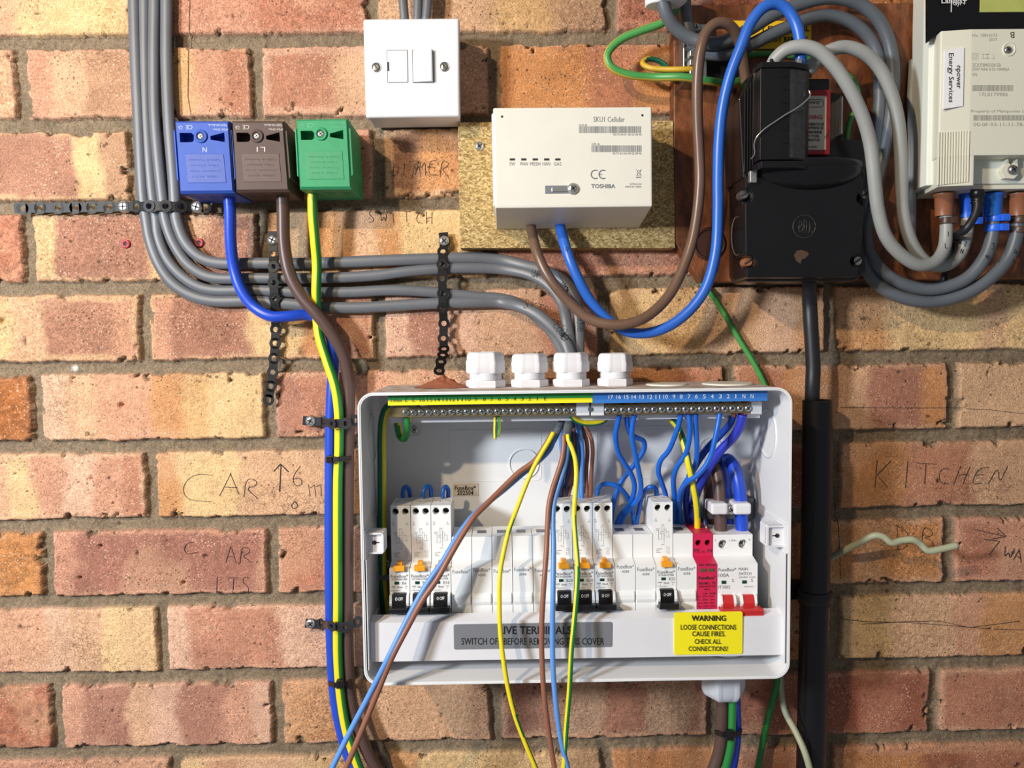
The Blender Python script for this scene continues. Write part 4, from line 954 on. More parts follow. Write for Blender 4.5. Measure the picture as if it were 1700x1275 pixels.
def barcode(k, x0, x1, y0, y1, d, seed):
    r = random.Random(seed); x = x0
    while x < x1-.8:
        w_ = r.choice((.45, .45, .8, 1.1)); k.pbox(x, y0, x+w_, y1, d+.1, d-.1, 0); x += w_+r.choice((.45, .5, .9))
barcode(k, 961, 1065, 209.5, 221, D, 3); barcode(k, 982, 1065, 241.3, 252.5, D, 5)
for L in (((1056, 281), (1065, 292)), ((1065, 281), (1056, 292)), ((1057.5, 283), (1058.5, 291)), ((1063.5, 283), (1062.5, 291)), ((1057, 283), (1064, 283)), ((1058.5, 291), (1062.5, 291))): k.tube(pts(L, D+.05), .00022, .0001, n=4)
k.pbox(1056, 293.5, 1064.5, 295.2, D+.1, D-.1, 0)
k.build('printed_text', INKG, parent=t)
for n_, a in enumerate((850.5, 869.5, 888.5, 907.5, 926)):
    kk = MB(); kk.pbox(a-4.3, 262.8, a+4.3, 266.3, 80.25, 79.5, 0); kk.build('status_light', SLOT, parent=t)
for a, b in ((833.5, 193.5), (1066.5, 191.5)):
    kk = MB(); kk.cyl(P(a, b, 80.1), (0, 1, 0), .0010, .001, 14); kk.build('pin_hole', SLOT, parent=t)
k = MB(); k.pbox(905, 308, 948, 321.5, 80.2, 79.6, 0); k.build('latch_recess', GREYL, parent=t)
k = MB(); k.pbox(916, 311, 950, 318, 81.2, 80, .3); c = P(951, 313.5, 80); k.lathe(c, (0, -1, 0), [(.0048, 0), (.0048, .001), (.0042, .0014)], 24); k.screw(c+Vector((0, -.0012, 0)), .0040, h=.0018); k.build('latch_screw', [ZINC, SLOT], parent=t)

# ------------------------------------------------------------------ service head (cutout)
t = thing('service_head', 'old black bakelite electricity service head on the varnished board', 'service cutout', P(1335, 465, 17))
k = MB(); k.ppoly([(1238, 292), (1430, 290), (1433, 300), (1433, 331), (1426, 320), (1422, 332), (1435, 345), (1434, 350), (1429, 420), (1416, 424), (1411, 433), (1416, 444), (1427, 444), (1425, 457), (1414, 460), (1240, 461), (1239, 444), (1252, 442), (1256, 434), (1251, 426), (1238, 424), (1237, 336), (1248, 332), (1250, 322), (1245, 314), (1237, 313)], 76, 40, 1.5, seg=3)
k.build('cover', BLACKB, parent=t)
k = MB(); k.ppoly([(1232, 285), (1437, 283), (1438, 452), (1420, 467), (1240, 468), (1231, 455)], 56, 17, 2.5, seg=3); k.build('base', BLACKB, parent=t)
k = MB()   # bulging socket above the cover
c = P(1336, 285, 62); n_ = 40; vs = []; fs = []
for i in range(13):
    th = math.pi/2*i/12
    for j in range(n_):
        a = 2*math.pi*j/n_; vs.append((c.x+math.cos(a)*math.cos(th)*.050, c.y+math.sin(a)*math.cos(th)*.028, c.z-math.sin(th)*.021))
fs = [(i*n_+j, (i+1)*n_+j, (i+1)*n_+(j+1) % n_, i*n_+(j+1) % n_) for i in range(12) for j in range(n_)]
k.add(vs, fs, 0, True); k.add(vs[:n_], [tuple(range(n_))]); 
k.lathe((c.x, c.y, c.z-.0005), (0, 0, 1), [(.0490, 0), (.0505, .0008), (.0505, .0055), (.0490, .0062)], 48, ribs=lambda i, n, t_: 1/math.sqrt(math.cos(2*math.pi*i/n)**2+(math.sin(2*math.pi*i/n)/.58)**2))
k.build('fuse_socket', BLACKB, parent=t)
k = MB()   # fuse carrier: tall faceted block
def vp(L, y0, y1, d, bev=.5):   # plan polygon: (px at its own depth, depth)
    q = [P(a, (y0+y1)/2, b) for a, b in L]; z1_, z0_ = P(L[0][0], y0, d).z, P(L[0][0], y1, d).z
    return [(p.x, p.y) for p in q], z0_, z1_
pl, z0_, z1_ = vp([(1260, 50), (1250, 82), (1258, 90), (1262, 95), (1294, 96), (1311, 95.5), (1318, 95), (1338, 90), (1342.5, 84), (1342, 60)], 113, 266, 94)
k.prism(pl, 2, z0_, z1_, .0004)
pl, z0_, z1_ = vp([(1262, 48), (1249, 80), (1257, 92), (1264, 97), (1318, 98), (1341, 91), (1344, 84), (1342, 58)], 103.5, 113, 96)
k.prism(pl, 2, z0_, z1_, .0006)
pl, z0_, z1_ = vp([(1262, 48), (1249, 80), (1257, 90), (1264, 96), (1318, 96), (1340, 90), (1343, 84), (1342, 58)], 267, 279, 96)
k.prism(pl, 2, z0_, z1_, .0006)
for a in range(6): k.pbox(1297.5, 125+a*22, 1308, 127+a*22, 96.4, 95, .1)
k.build('fuse_carrier', BLACKB, parent=t)
k = MB(); pl, z0_, z1_ = vp([(1312, 93), (1311.5, 96.2), (1318, 95.8), (1337, 91), (1337, 86)], 116, 263, 94); k.prism(pl, 2, z0_, z1_, .0003); k.build('glint_facet', mat('facet_glint', '5A5A5C', .28, metal=.75, noise=.3, nscale=200), parent=t)  # grey metal colour paints the glint of the gloss black right facet
k = MB(); k.tube([P(1223.5+9*math.cos(a_*math.pi/18), 392+32*math.sin(a_*math.pi/18), 56.5) for a_ in range(37)], .0006, .0006, n=6, raw=True); k.build('side_knockout', mat('dusty_edge', '4A3C30', .6), parent=t)
k = MB()   # ribbed side housing on the left
k.ppoly([(1226, 165), (1250, 118), (1262, 108), (1262, 290), (1240, 296), (1233, 296)], 70, 20, 1.2)
for j in range(5): k.pbox(1236+j*4.5, 150-j*7, 1238+j*4.5, 285, 72, 60, .3)
k.build('side_housing', BLACKB, parent=t)
k = MB()   # neutral block on the right with white contact plates
k.ppoly([(1330, 130), (1378, 130), (1378, 152), (1398, 158), (1400, 230), (1437, 232), (1437, 292), (1330, 292)], 55, 17, 1.5); k.build('neutral_housing', BLACKB, parent=t)
k = MB(); k.pbox(1397.5, 160, 1399.5, 222, 66, 40, .2); k.build('contact_plate', STEEL, parent=t)
k = MB(); k.pbox(1333, 149, 1379, 257, 60, 54, 1); rl = k.build('warning_label', REDL, parent=t, label='red warning label with a cream panel')
k = MB(); k.pbox(1334, 159, 1372, 249, 60.5, 59, .2); q = k.build('label_panel', BEIGE, parent=rl)
k = MB()
k.text('npower', 1334, 1362, 168, 175, 60.5); ring(k, P(1330, 165, 61).x, P(1368, 165, 61).x, P(1350, 178, 61).z, P(1350, 165, 61).z, .0028, .0003, -.0608, -.0605)
for s_, a, b, c_, d_ in (('DANGEROUS', 1327, 1368, 203.5, 208.5), ('AN OFFENCE', 1327, 1367, 210, 214.5), ('INTERFERE', 1327, 1365, 217, 221.5), ('WITH THIS', 1327, 1360, 223.5, 228), ('APPARATUS', 1327, 1361, 230, 234.5), ('0845 070', 1333, 1356, 242.5, 245)): k.text(s_, a, b, c_, d_, 60.6, bold=.03)
k.text('WARNING', 1323, 1365.5, 190.5, 198, 60.6, mi=1, bold=.02)
k.build('printed_text', [INK, REDL], parent=rl)
for a, b, m_ in ((1231.5, 325, STEEL), (1238, 436, SEALB), (1430, 325, STEEL), (1418, 434, STEEL)):
    k = MB(); c = P(a, b, 60); k.lathe(c, (0, -1, 0), [(.0040, -.004), (.0040, .006), (.0034, .0072)], 20, 0)
    k.add([c+Vector((dx*.0032-dz_*.0004, -.0074, dx*.002+dz_*.0006)) for dx, dz_ in ((-1, -1), (1, -1), (1, 1), (-1, 1))], [(0, 1, 2, 3)], 1); k.build('screw', [m_, SLOT], parent=t)
k = MB(); k.pbox(1245, 283, 1257, 303, 80, 74, .8); k.build('latch', ZINC, parent=t)
for a in (1284, 1329):
    k = MB(); k.pbox(a-5, 97, a+3, 106, 84, 78, .5); k.build('terminal_lug', ZINC if a > 1300 else BLACKP, parent=t)
k = MB(); c = P(1335, 376, 76.2); k.tube([c+Vector((math.cos(a_*math.pi/18)*.0095, 0, math.sin(a_*math.pi/18)*.0095)) for a_ in range(37)], .0004, .0006, n=6, raw=True)
for L in ([(1327, 368), (1327, 385), (1332, 383), (1332, 377), (1327, 376.5), (1331, 374), (1331, 369), (1327, 368)], [(1335, 365), (1335, 388)], [(1339, 366), (1339, 388)], [(1335, 366), (1339, 366)], [(1344, 368), (1344, 384), (1341, 386)], [(1350, 383), (1347, 386)]): k.tube(pts(L, 76.2), .00035, .0005, n=6, sub=2)
k.build('embossed_logo', mat('worn_emboss', '34302E', .4), parent=t)
k = MB(); q = MB()
k.ppoly([(1321, 430), (1318, 424), (1323, 416), (1331, 415), (1340, 418), (1343, 422), (1338, 428), (1331, 431), (1329, 438), (1323, 434)], 76.2, 75.5, 0); k.build('dirt_patch', mat('dried_mud', '4C3628', .9), parent=t)
m = MB(); m.tube([P(*a) for a in ((1343, 150, 92), (1345, 158, 93), (1335, 170, 97), (1320, 181, 98), (1303, 191, 98), (1285, 203, 98), (1268, 215, 98), (1256, 228, 96), (1252, 240, 92), (1253, 255, 88), (1247, 264, 82))], .0006, n=6)
tag(m.build('seal_wire', ZINC), 'thin pale seal wire looped across the black fuse carrier', 'wire')

# supply cable and conduit
wire('supply_cable', 'thick black supply cable between the service head and the black pipe', 'cable', BLACKR, 24, [(1343, 460, 40), (1344, 500), (1346, 540), (1348, 570), (1350, 610), (1349, 640), (1348, 675, 26)], 30)
t = thing('conduit_pipe', 'wide black conduit pipe running down the wall right of the enclosure', 'conduit', P(1346, 1275, 26))
q = pts([(1357, 664), (1356, 800), (1353, 960), (1350, 1090), (1346, 1275), (1342, 1400), (1338, 1560)], 26); k = MB(); R = .0132; n_ = 40; L = len(q)
vs = []
for rr, sg in ((R, 0), (R-.0018, 1)):
    for p in q:
        for j in range(n_): a = 2*math.pi*j/n_; vs.append((p.x+math.cos(a)*rr, p.y+math.sin(a)*rr, p.z))
fs = [(i*n_+j, (i+1)*n_+j, (i+1)*n_+(j+1) % n_, i*n_+(j+1) % n_) for i in range(L-1) for j in range(n_)]
fs += [(L*n_+i*n_+j, L*n_+i*n_+(j+1) % n_, L*n_+(i+1)*n_+(j+1) % n_, L*n_+(i+1)*n_+j) for i in range(L-1) for j in range(n_)]
k.add(vs, fs, 0, True); k.add(vs[:n_]+vs[L*n_:L*n_+n_], [(j, (j+1) % n_, n_+(j+1) % n_, n_+j) for j in range(n_)], 0)
k.build('pipe', mat('pipe_plastic', '0D0D11', .33), parent=t)
k = MB(); p = P(1353, 990, 26); k.lathe((p.x, p.y, p.z-.006), (0, 0, 1), [(R+.0004, 0), (R+.0024, .0002), (R+.0024, .0115), (R+.0004, .012)], 40)
k.box(p.x-.022, p.x+.020, -.012, .001, p.z-.008, p.z+.008, .001); k.build('pipe_clip', BLACKP, parent=t)

# ------------------------------------------------------------------ electricity meter
t = thing('electricity_meter', 'cream electricity meter with green-yellow display at the right edge of the photo', 'electricity meter', P(1620, 320, 17))
zT = P(1600, -60, 60).z; zM = P(1600, 56, 70).z; zB_ = P(1600, 311, 72).z
def plan(L, py): return [((P(a, py, b)).x, -b*.001) for a, b in L]
k = MB(); k.prism(plan([(1512, 20), (1530, 52), (1540, 60), (1556, 63), (1620, 64), (1790, 64), (1790, 20)], 200), 2, zB_+.004, zT, .0008)
k.build('case', METERG, parent=t)
k = MB(); k.prism(plan([(1541, 62), (1556, 66.5), (1610, 68), (1790, 68), (1790, 60), (1541, 60)], 20), 2, zM+.004, zT, .0005); 
zq = [P(1541, 70, 64).z, P(1556, 60, 67).z, P(1610, 50, 69).z]
k.ppoly([(1540, -60), (1612, -60), (1612, 52), (1556, 60), (1540, 70)], 67, 63.5, .2); g = k.build('display_panel', GLOSSB, parent=t)
k = MB(); k.pbox(1627.5, -30, 1790, 19.5, 68.6, 67, .2); k.build('screen', LCD, parent=g)
k = MB(); k.text('Landis+', 1563, 1605, -4, 5.5, 68.3, bold=.01); k.text('Gyr+', 1582, 1603, 2, 11, 68.3); k.pbox(1579, -5, 1580.2, 20, 68.3, 68, 0); k.build('printed_text', PENW, parent=g)
k = MB(); zR0, zR1 = P(1650, 314, 84).z, P(1650, 256, 84).z
LP = [(1520, 18), (1557, 74), (1560, 76.5), (1610, 80), (1790, 80), (1790, 18)]
pq = plan(LP, 190)
k.prism(pq, 2, zR1, zM, .0007)
pq2 = plan([(1520, 18), (1557, 74), (1560, 76.5), (1612, 80), (1616.5, 80), (1616.5, 62), (1790, 62), (1790, 18)], 285); k.prism(pq2, 2, zB_, zR1+.0002, .0005)
k.build('terminal_cover', METERW, parent=t)
k = MB()
for j in range(12):
    a = 1557.5+j*4.5; d = 77.3+ j*.26; k.pbox(a, 219-j*.2, a+2.2, 307.5-j*.5, d+.55, d-1.5, .2)
k.build('grip_rib', METERW, parent=t); bpy.context.view_layer.update()
k = MB(); k.ppoly([(1568, 84), (1601, 78.5), (1599, 176), (1565.5, 181)], 80.3, 79, .2); g = k.build('sticker', STICK, parent=t, label='white sticker with sideways text')
k = MB(); k.text('npower', 1585.5, 1594, 109, 147, 80.4, rot=-90, bold=.01); k.text('Energy Services', 1572.5, 1583.5, 88, 170, 80.4, rot=-90, bold=.01); k.build('printed_text', INK, parent=g)
k = MB(); D = 80.1
k.text('No. 10816173', 1614, 1655, 56, 61, D); k.text('2017', 1642, 1655, 63, 68, D); k.text('ZCX3T0MGU20-GB', 1614, 1661, 105, 111, D); k.text('230V 50Hz 0.25-100(80)A', 1614, 1676, 112.5, 118.5, D); k.text('(A)', 1614, 1622, 121, 127, D)
barcode(k, 1614, 1683, 141, 151, D, 9); k.text('17L0179986', 1626, 1673, 153.5, 159.5, D); k.text('Property of Mainpower Leasing', 1612, 1722, 182, 188, D)
barcode(k, 1616, 1722, 191, 200, D, 12); k.text('00-0F-93-11-11-78-C0-5', 1616, 1722, 203.5, 209.5, D)
for a0, b0, a1, b1 in ((1614, 88, 1624, 99), (1616.5, 90.5, 1621.5, 96.5)):
    ring(k, P(a0, b0, D).x, P(a1, b0, D).x, P(a0, b1, D).z, P(a0, b0, D).z, .0005, .0002, -(D+.1)*.001, -D*.001)
for L in (((1628, 90), (1643, 90)), ((1628, 97), (1643, 97)), ((1632, 90), (1632, 97)), ((1639, 90), (1639, 97)), ((1648, 89), (1650, 97), (1645, 97))): k.tube(pts(L, D), .0002, .0001, n=4)
k.build('printed_text', INKL, parent=t)
k = MB(); c = P(1675, 82, 80); k.lathe(c, (0, -1, 0), [(.0056, -.0005), (.0056, .0004), (.0049, .0008), (.0046, .0002)], 28); k.build('screw_well', METERW, parent=t)
k = MB(); k.screw(P(1673, 83, 80.3), .0030); k.build('screw', [STEEL, SLOT], parent=t)
k = MB(); k.ppoly([(1661, 283), (1673, 263), (1675, 263), (1675, 270), (1679, 274), (1684, 270), (1690, 263), (1691, 290), (1684, 297), (1668, 296)], 70, 62, .5); k.build('screw_post', METERW, parent=t)
k = MB(); k.screw(P(1680, 282, 70.5), .0040, h=.003); k.build('screw', [STEEL, SLOT], parent=t)
k = MB(); k.text('B', 1677, 1684, 53, 63, 80, rot=180); k.build('pen_mark', INK, parent=t)

# cable entry seals under the meter
def seal(name, label, px, w, y0, y1, d, m_, clips, cm):
    t = thing(name, label, 'cable seal', P(px, y0, d), 'coloured cable seals under the meter')
    z0_, z1_ = P(px, y1, d).z, P(px, y0, d).z; x_ = P(px, (y0+y1)/2, d).x; R = w*mpp(d)/2
    k = MB(); k.lathe((x_, -d*.001, z1_), (0, 0, -1), [(R*1.12, 0), (R*1.12, .002), (R, .0026), (R*.90, z1_-z0_)], 32); k.build('sleeve', m_, parent=t)
    for (cx_, y, w2) in clips:
        x2 = P(cx_, y, d).x; zc_ = P(cx_, y, d).z; R2 = w2*mpp(d)/2; h = .0060
        k = MB(); k.lathe((x2, -d*.001, zc_+h/2), (0, 0, -1), [(R2, 0), (R2*1.04, .0006), (R2*1.04, h-.0006), (R2, h)], 28)
        k.box(x2+R2*.15, x2+R2*1.2, -d*.001-R2*1.25, -d*.001-R2*.3, zc_-h/2, zc_+h/2, .0005); k.box(x2+R2*.32, x2+R2*.9, -d*.001-R2*1.3, -d*.001-R2*1.2, zc_-h*.3, zc_+h*.1, .0002)
        k.build('clip', cm, parent=t)
seal('brown_seal', 'light brown cable seal under the meter, leftmost one', 1567.5, 30, 322, 359, 48, SEALB, [(1571, 367, 20)], CLIPBR)
seal('blue_seal', 'blue cable seal partly hidden by the small black lead', 1606, 24, 322, 362, 40, CLIPBL, [(1611, 368, 22)], CLIPBL)
seal('blue_seal', 'deep blue cable seal with two bright blue clips', 1648, 30, 322, 359, 48, SEALBL, [(1652, 363, 26), (1650, 379, 26)], CLIPBL)
seal('brown_seal', 'light brown cable seal with two dark clips at the photo edge', 1691, 30, 322, 359, 48, SEALB, [(1693, 366, 28), (1692, 382, 26)], CLIPBR)

# ------------------------------------------------------------------ earth connector block and safety label
t = thing('earth_connector', 'grey metal earth connector block with screws at the top left of the varnished board', 'connector block', P(1155, 90, 17))
k = MB(); k.pbox(1134, 40, 1174, 138, 34, 17, .8); k.build('base', STEEL, parent=t)
for j in range(4):
    k = MB(); k.pbox(1145, 68+j*15, 1158, 78+j*15, 38, 33, .8); k.build('clamp', ZINC, parent=t)
    k = MB(); k.pbox(1137, 66+j*18, 1140, 78+j*18, 34.4, 33, .2); k.build('side_slot', DARK, parent=t)
k = MB(); k.screw(P(1156, 47, 34), .0042, ang=.2); k.build('screw', [STEEL, SLOT], parent=t)
k = MB(); k.pbox(1168, 92, 1240, 130, 20, 17, .5); tag(k.build('shadow_box', BLACKP), 'flat black sheet standing in for the shade behind the brown cable on the varnished board', 'cover')  # added black sheet: shade on the board done as a dark shape
k = MB(); k.ppoly([(1213, 34), (1347, 35), (1347, 80), (1214, 82)], 19.5, 17.2, .2); t = k.build('safety_label', SAFEY); tag(t, 'yellow safety label behind the blue cable, partly covered by grey cables', 'label')
k = MB(); k.text('SAFETY ELECTRICAL', 1229, 1344, 43, 52, 19.6, bold=.03); k.text('DO NOT REMOVE', 1256, 1341, 61, 70, 19.6, bold=.03); k.build('printed_text', INK, parent=t)

# ------------------------------------------------------------------ grey flat cables, left and across the wall
FC = 'grey flat cables fixed to the wall'
m = [ [(221, -40), (222, 0), (225, 100), (230, 200), (235, 300), (238, 335), (242, 360), (248, 395), (262, 435), (283, 467), (310, 487), (347, 499), (425, 500), (517, 508), (583, 511), (650, 508), (717, 504), (790, 502), (830, 502), (860, 508, 18), (890, 521, 26), (917, 543, 36), (938, 567, 46), (948, 592, 50)],
  [(238, -40), (239, 0), (240, 100), (243, 200), (250, 300), (254, 335), (258, 360), (262, 393), (277, 430), (300, 457), (327, 475), (353, 482), (425, 482), (490, 485), (583, 485), (650, 482), (717, 485), (783, 492, 6), (850, 500, 8), (895, 530, 18), (922, 560, 34), (938, 592, 46)],
  [(256, -40), (256, 0), (255, 100), (257, 200), (266, 300), (270, 335), (273, 360), (281, 388), (294, 415), (313, 440), (337, 456), (360, 462), (425, 462), (517, 462), (617, 458), (683, 450), (740, 446), (783, 445), (833, 447), (880, 456, 16), (913, 475, 24), (933, 503, 32), (941, 535, 40), (950, 592, 44)],
  [(275, -40), (276, 0), (276, 100), (280, 200), (288, 300), (290, 335), (291, 355), (297, 380), (309, 405), (330, 426), (357, 436), (425, 437), (517, 437), (650, 432), (740, 429), (783, 428), (833, 432), (872, 441, 14), (910, 452, 20), (938, 469, 26), (955, 495, 32), (961, 530, 36), (960, 592, 42)]]
lb = ['grey flat cable at the left edge of the bundle, ending in handwriting beside the glands', 'grey flat cable second from the left in the bundle', 'grey flat cable third from the left in the bundle, second highest across the wall', 'grey flat cable nearest the blue block, highest of those running across the wall']
dd = [7, 6, 7, 7]; ww = [19, 18, 18, 19]
for L, l, d, w_ in zip(m, lb, dd, ww):
    o = wire('flat_cable', l, 'cable', GREY, w_, L, d, FC, flat=.62, n=16)
    if l is lb[0]:
        k = MB(); k.hand('SKTS', 868, 511, 15, 25, adv=4.4, ang=.32, w=.8); k.hand('COWER', 917, 541, 11, 49, adv=4.2, ang=.95, w=.8); k.build('handwriting', INK, parent=o)
    if l is lb[2]:
        k = MB(); k.hand('UP', 881, 458, 11, 22, adv=5, ang=.25, w=.7); k.build('handwriting', INK, parent=o)
    if l is lb[3]:
        k = MB(); k.hand('HOB', 928, 473, 10, 32, adv=4.2, ang=1.0, w=.7); k.hand('HOUSE', 957, 520, 9, 44, adv=4.2, ang=1.5, w=.7); k.build('handwriting', INK, parent=o)
gsw = 'grey cables entering the top of the fused switch'
for L, l in (([(668, -40), (669, 0), (672, 36)], 'short grey cable above the fused switch, leftmost of three'), ([(694, -40), (694, 0), (693, 36)], 'short grey cable above the fused switch, middle of three'), ([(711, -40), (710, 0), (707, 36)], 'short grey cable above the fused switch, rightmost of three')):
    wire('switch_cable', l, 'cable', GREY, 15, L, 16, gsw, flat=.7)

# insulated tails dropping from the three blocks
wire('blue_cable', 'deep blue cable dropping from the blue block and down the left of the enclosure', 'cable', BLUEC, 18.5, [(379, 312, 30), (382, 350, 28), (383, 400, 24), (388, 443, 20), (400, 480, 20), (420, 508, 20), (450, 525, 22), (480, 525, 20), (510, 523, 14), (535, 532, 12), (549, 560, 11), (553, 600, 11), (551, 650, 12), (549, 700, 12), (548, 797, 12), (548, 944, 12), (551, 1091, 12), (557, 1165, 14), (569, 1223, 18), (586, 1278, 24), (600, 1320, 26)])
wire('brown_cable', 'thick dark brown cable dropping from the brown block and down the left of the enclosure', 'cable', BROWNC, 20.5, [(469, 312, 30), (470, 350, 28), (472, 410, 26), (482, 458, 26), (501, 493, 26), (527, 523, 26), (553, 557, 24), (571, 592, 20), (579, 635, 16), (579, 690, 14), (578, 775, 13), (577, 944, 13), (578, 1100, 14), (586, 1180, 16), (606, 1240, 20), (630, 1285, 22), (650, 1320, 22)])
wire('earth_cable', 'green and yellow earth cable dropping from the green block', 'cable', [YEL, GRN], 16, [(519, 308, 34), (519, 350, 32), (523, 400, 28), (526, 440, 24), (525, 483, 22), (526, 520, 18), (530, 557, 18), (543, 600, 20), (556, 640, 22), (562, 680, 22), (563, 740, 20), (561, 797, 20), (561, 993, 20), (561, 1091, 20), (567, 1165, 22), (577, 1219, 26), (597, 1278, 30), (612, 1320, 32)])

# straps over them
strap('fixing_band', 'long black punched fixing band running left of the grey cables', [(38, 346, 6), (67.5, 345.5, 6), (97, 345.5, 6), (126, 345, 6), (154, 344.5, 6), (182, 344, 6), (206, 343, 6), (227, 343, 9), (248, 342, 13.5), (275, 342, 13.5), (301, 343, 11), (327, 343, 6), (341, 344, 5)], STRAP, rpx=10, hpx=5.2, screws=((206, 343.5, 7, 9.5), (327, 344, 7, 9.5)), tails=((24, 346, 6), (34, 346, 6)))
strap('fixing_band', 'black punched fixing band hanging left of the brown cable', [(453, 399, 6), (454, 422, 8), (454, 443, 13), (454, 469, 13), (456, 495, 12), (457, 522, 9), (458, 547, 6), (457, 570, 6), (455, 595, 6), (453, 618, 6), (450, 641, 6), (446, 664, 6)], STRAP, rpx=9.5, hpx=4.4, screws=((453, 398.5, 7, 8.5),), tails=((453, 384, 6), (453, 395, 6)))
strap('fixing_band', 'black punched fixing band over the cables above the enclosure, its end curling forward', [(738, 401, 6), (735.5, 418, 9), (734, 439, 13), (734, 462, 13), (735, 487, 12), (735, 512, 12), (737, 537, 9), (736, 562, 10), (737, 580, 16), (735, 590, 26), (732, 601, 34), (729, 616, 42)], STRAP, rpx=9.5, hpx=4.4, screws=((737.5, 400, 7, 8.5),), tails=((736, 386, 6), (737, 396, 6)))
strap('fixing_band', 'short worn metal band across the blue, green and brown cables near the enclosure top', [(518, 699, 7), (538, 700, 12), (551, 703, 30), (573, 703, 30), (590, 698, 22)], STRAPG, rpx=9.5, hpx=4, screws=((516, 699, 8, 8.5),), tails=((503, 698, 7), (514, 699, 7)))
strap('fixing_band', 'short worn metal band across the blue, green and brown cables beside the warning strip', [(518, 1035, 7), (535, 1035, 12), (551, 1039, 30), (573, 1041, 30), (594, 1032, 22)], STRAPG, rpx=9.5, hpx=4, screws=((516, 1035, 8, 8.5),), tails=((507, 1034, 7), (514, 1035, 7)))
tie('black cable tie round the left cables just below the upper metal band', [(541, 764, 8), (543, 763, 18), (552, 763, 27), (563, 762, 29), (575, 761, 25), (584, 760, 14)], 22, 8, (546, 763, 26, 4.5, 6))
tie('black cable tie round the left cables level with the bottom of the enclosure', [(546, 1132, 8), (548, 1135, 20), (556, 1137, 28), (566, 1137, 30), (576, 1134, 26), (586, 1128, 12)], 22, 8, (564, 1137, 30, 6, 7))
tie('black cable tie round the cables under the bottom gland', [(1186, 1215, 40), (1189, 1216, 58), (1200, 1219, 66), (1214, 1222, 66), (1224, 1218, 60), (1230, 1213, 44)], 60, 8, (1212, 1222, 64, 6, 8))
for a, b, l in ((209, 405, 'red wall plug in the brick left of the grey cables'), (331, 403, 'red wall plug in the brick between the grey and blue cables')):
    k = MB(); c = P(a, b, 0); k.lathe(c, (0, -1, 0), [(.0042, -.003), (.0042, .0006), (.0036, .0014), (.0018, .0014), (.0016, -.002)], 20); k.add([c+Vector((dx*.0028, -.0016, dz_*.0004)) for dx, dz_ in ((-1, -1), (1, -1), (1, 1), (-1, 1))]+[c+Vector((dx*.0004, -.0016, dz_*.0028)) for dx, dz_ in ((-1, -1), (1, -1), (1, 1), (-1, 1))], [(0, 1, 2, 3), (4, 5, 6, 7)], 1)
    tag(k.build('wall_plug', [REDPLUG, SLOT]), l, 'wall plug', 'red wall plugs in the bricks')

# ------------------------------------------------------------------ heavy cables, top right
MT = 'thick grey cables looping around the meter'
wire('grey_cable', 'upper thick dark grey cable curving from the top left gland over the yellow label', 'cable', DGREY, 21, [(1096, -30, 60), (1100, 0, 58), (1107, 25, 55), (1122, 47, 50), (1145, 63, 48), (1169, 71, 50), (1194, 71, 50), (1219, 62, 48), (1247, 47, 46), (1281, 26, 44), (1325, 8, 42), (1365, -3, 42), (1400, -2, 40), (1430, 8, 38), (1456, 30, 36), (1475, 67, 34), (1483, 117, 32), (1481, 167, 30), (1472, 227, 29), (1458, 290, 28), (1445, 340, 28), (1438, 385, 28), (1442, 417, 30), (1462, 447, 34), (1492, 468, 36), (1535, 480, 38), (1570, 477, 40), (1608, 460, 44), (1635, 427, 47), (1647, 393, 48), (1650, 345, 48)], group=MT)
wire('grey_cable', 'lower thick dark grey cable curving behind the first one and under the meter', 'cable', DGREY, 21, [(1135, -20, 40), (1137, 10, 38), (1142, 45, 36), (1152, 74, 36), (1173, 87, 38), (1194, 90, 40), (1219, 86, 40), (1247, 74, 40), (1281, 57, 38), (1316, 42, 36), (1345, 30, 34), (1375, 26, 32), (1412, 36, 30), (1443, 62, 28), (1458, 95, 27), (1461, 140, 26), (1458, 200, 26), (1450, 260, 26), (1436, 330, 26), (1429, 400, 26), (1435, 440, 28), (1450, 465, 30), (1475, 484, 32), (1508, 497, 34), (1548, 501, 36), (1592, 492, 40), (1635, 469, 44), (1672, 431, 46), (1687, 393, 48), (1692, 345, 48)], group=MT)
wire('grey_cable', 'light grey cable arching over the service head and dropping to the leftmost meter seal', 'cable', LGREY, 21.5, [(1282, 108, 78), (1288, 97, 80), (1303, 84, 84), (1328, 77, 88), (1356, 83, 90), (1382, 106, 90), (1408, 143, 88), (1432, 193, 84), (1445, 240, 80), (1452, 300, 76), (1458, 350, 72), (1471, 393, 68), (1496, 423, 64), (1526, 440, 60), (1552, 435, 56), (1567, 413, 50), (1571, 385, 48), (1570, 340, 48)], group=MT)
wire('grey_cable', 'second light grey cable from behind the service head down to the second meter seal', 'cable', LGREY, 21, [(1338, 122, 66), (1347, 110, 66), (1360, 95, 67), (1378, 84, 68), (1403, 78, 68), (1433, 87, 68), (1458, 110, 66), (1478, 150, 64), (1491, 200, 62), (1496, 267, 58), (1497, 317, 56), (1502, 365, 54), (1517, 410, 50), (1540, 437, 46), (1568, 441, 42), (1592, 424, 40), (1603, 395, 40), (1607, 345, 40)], group=MT)
wire('grey_cable', 'flat grey cable passing behind the left side of the meter', 'cable', LGREY, 16, [(1518, 100, 21), (1514, 160, 22), (1516, 225, 24), (1517, 270, 24), (1513, 330, 24), (1512, 400, 24)])
k = MB()
k.hand('1', 1573, 392, 8, 62, w=.9); k.hand('L', 1569, 412, 8, 63, w=.9); k.hand('2', 1600, 408, 8, 51, w=.9, ang=.2); k.hand('N', 1594, 420, 7, 53, w=.9, ang=.3)
k.hand('3', 1646, 414, 10, 60, w=.9); k.hand('N', 1640, 431, 8, 58, w=.9, ang=-.5); k.hand('4', 1683, 422, 9, 58, w=1, ang=.1); k.hand('L', 1682, 436, 7, 58, w=.9)
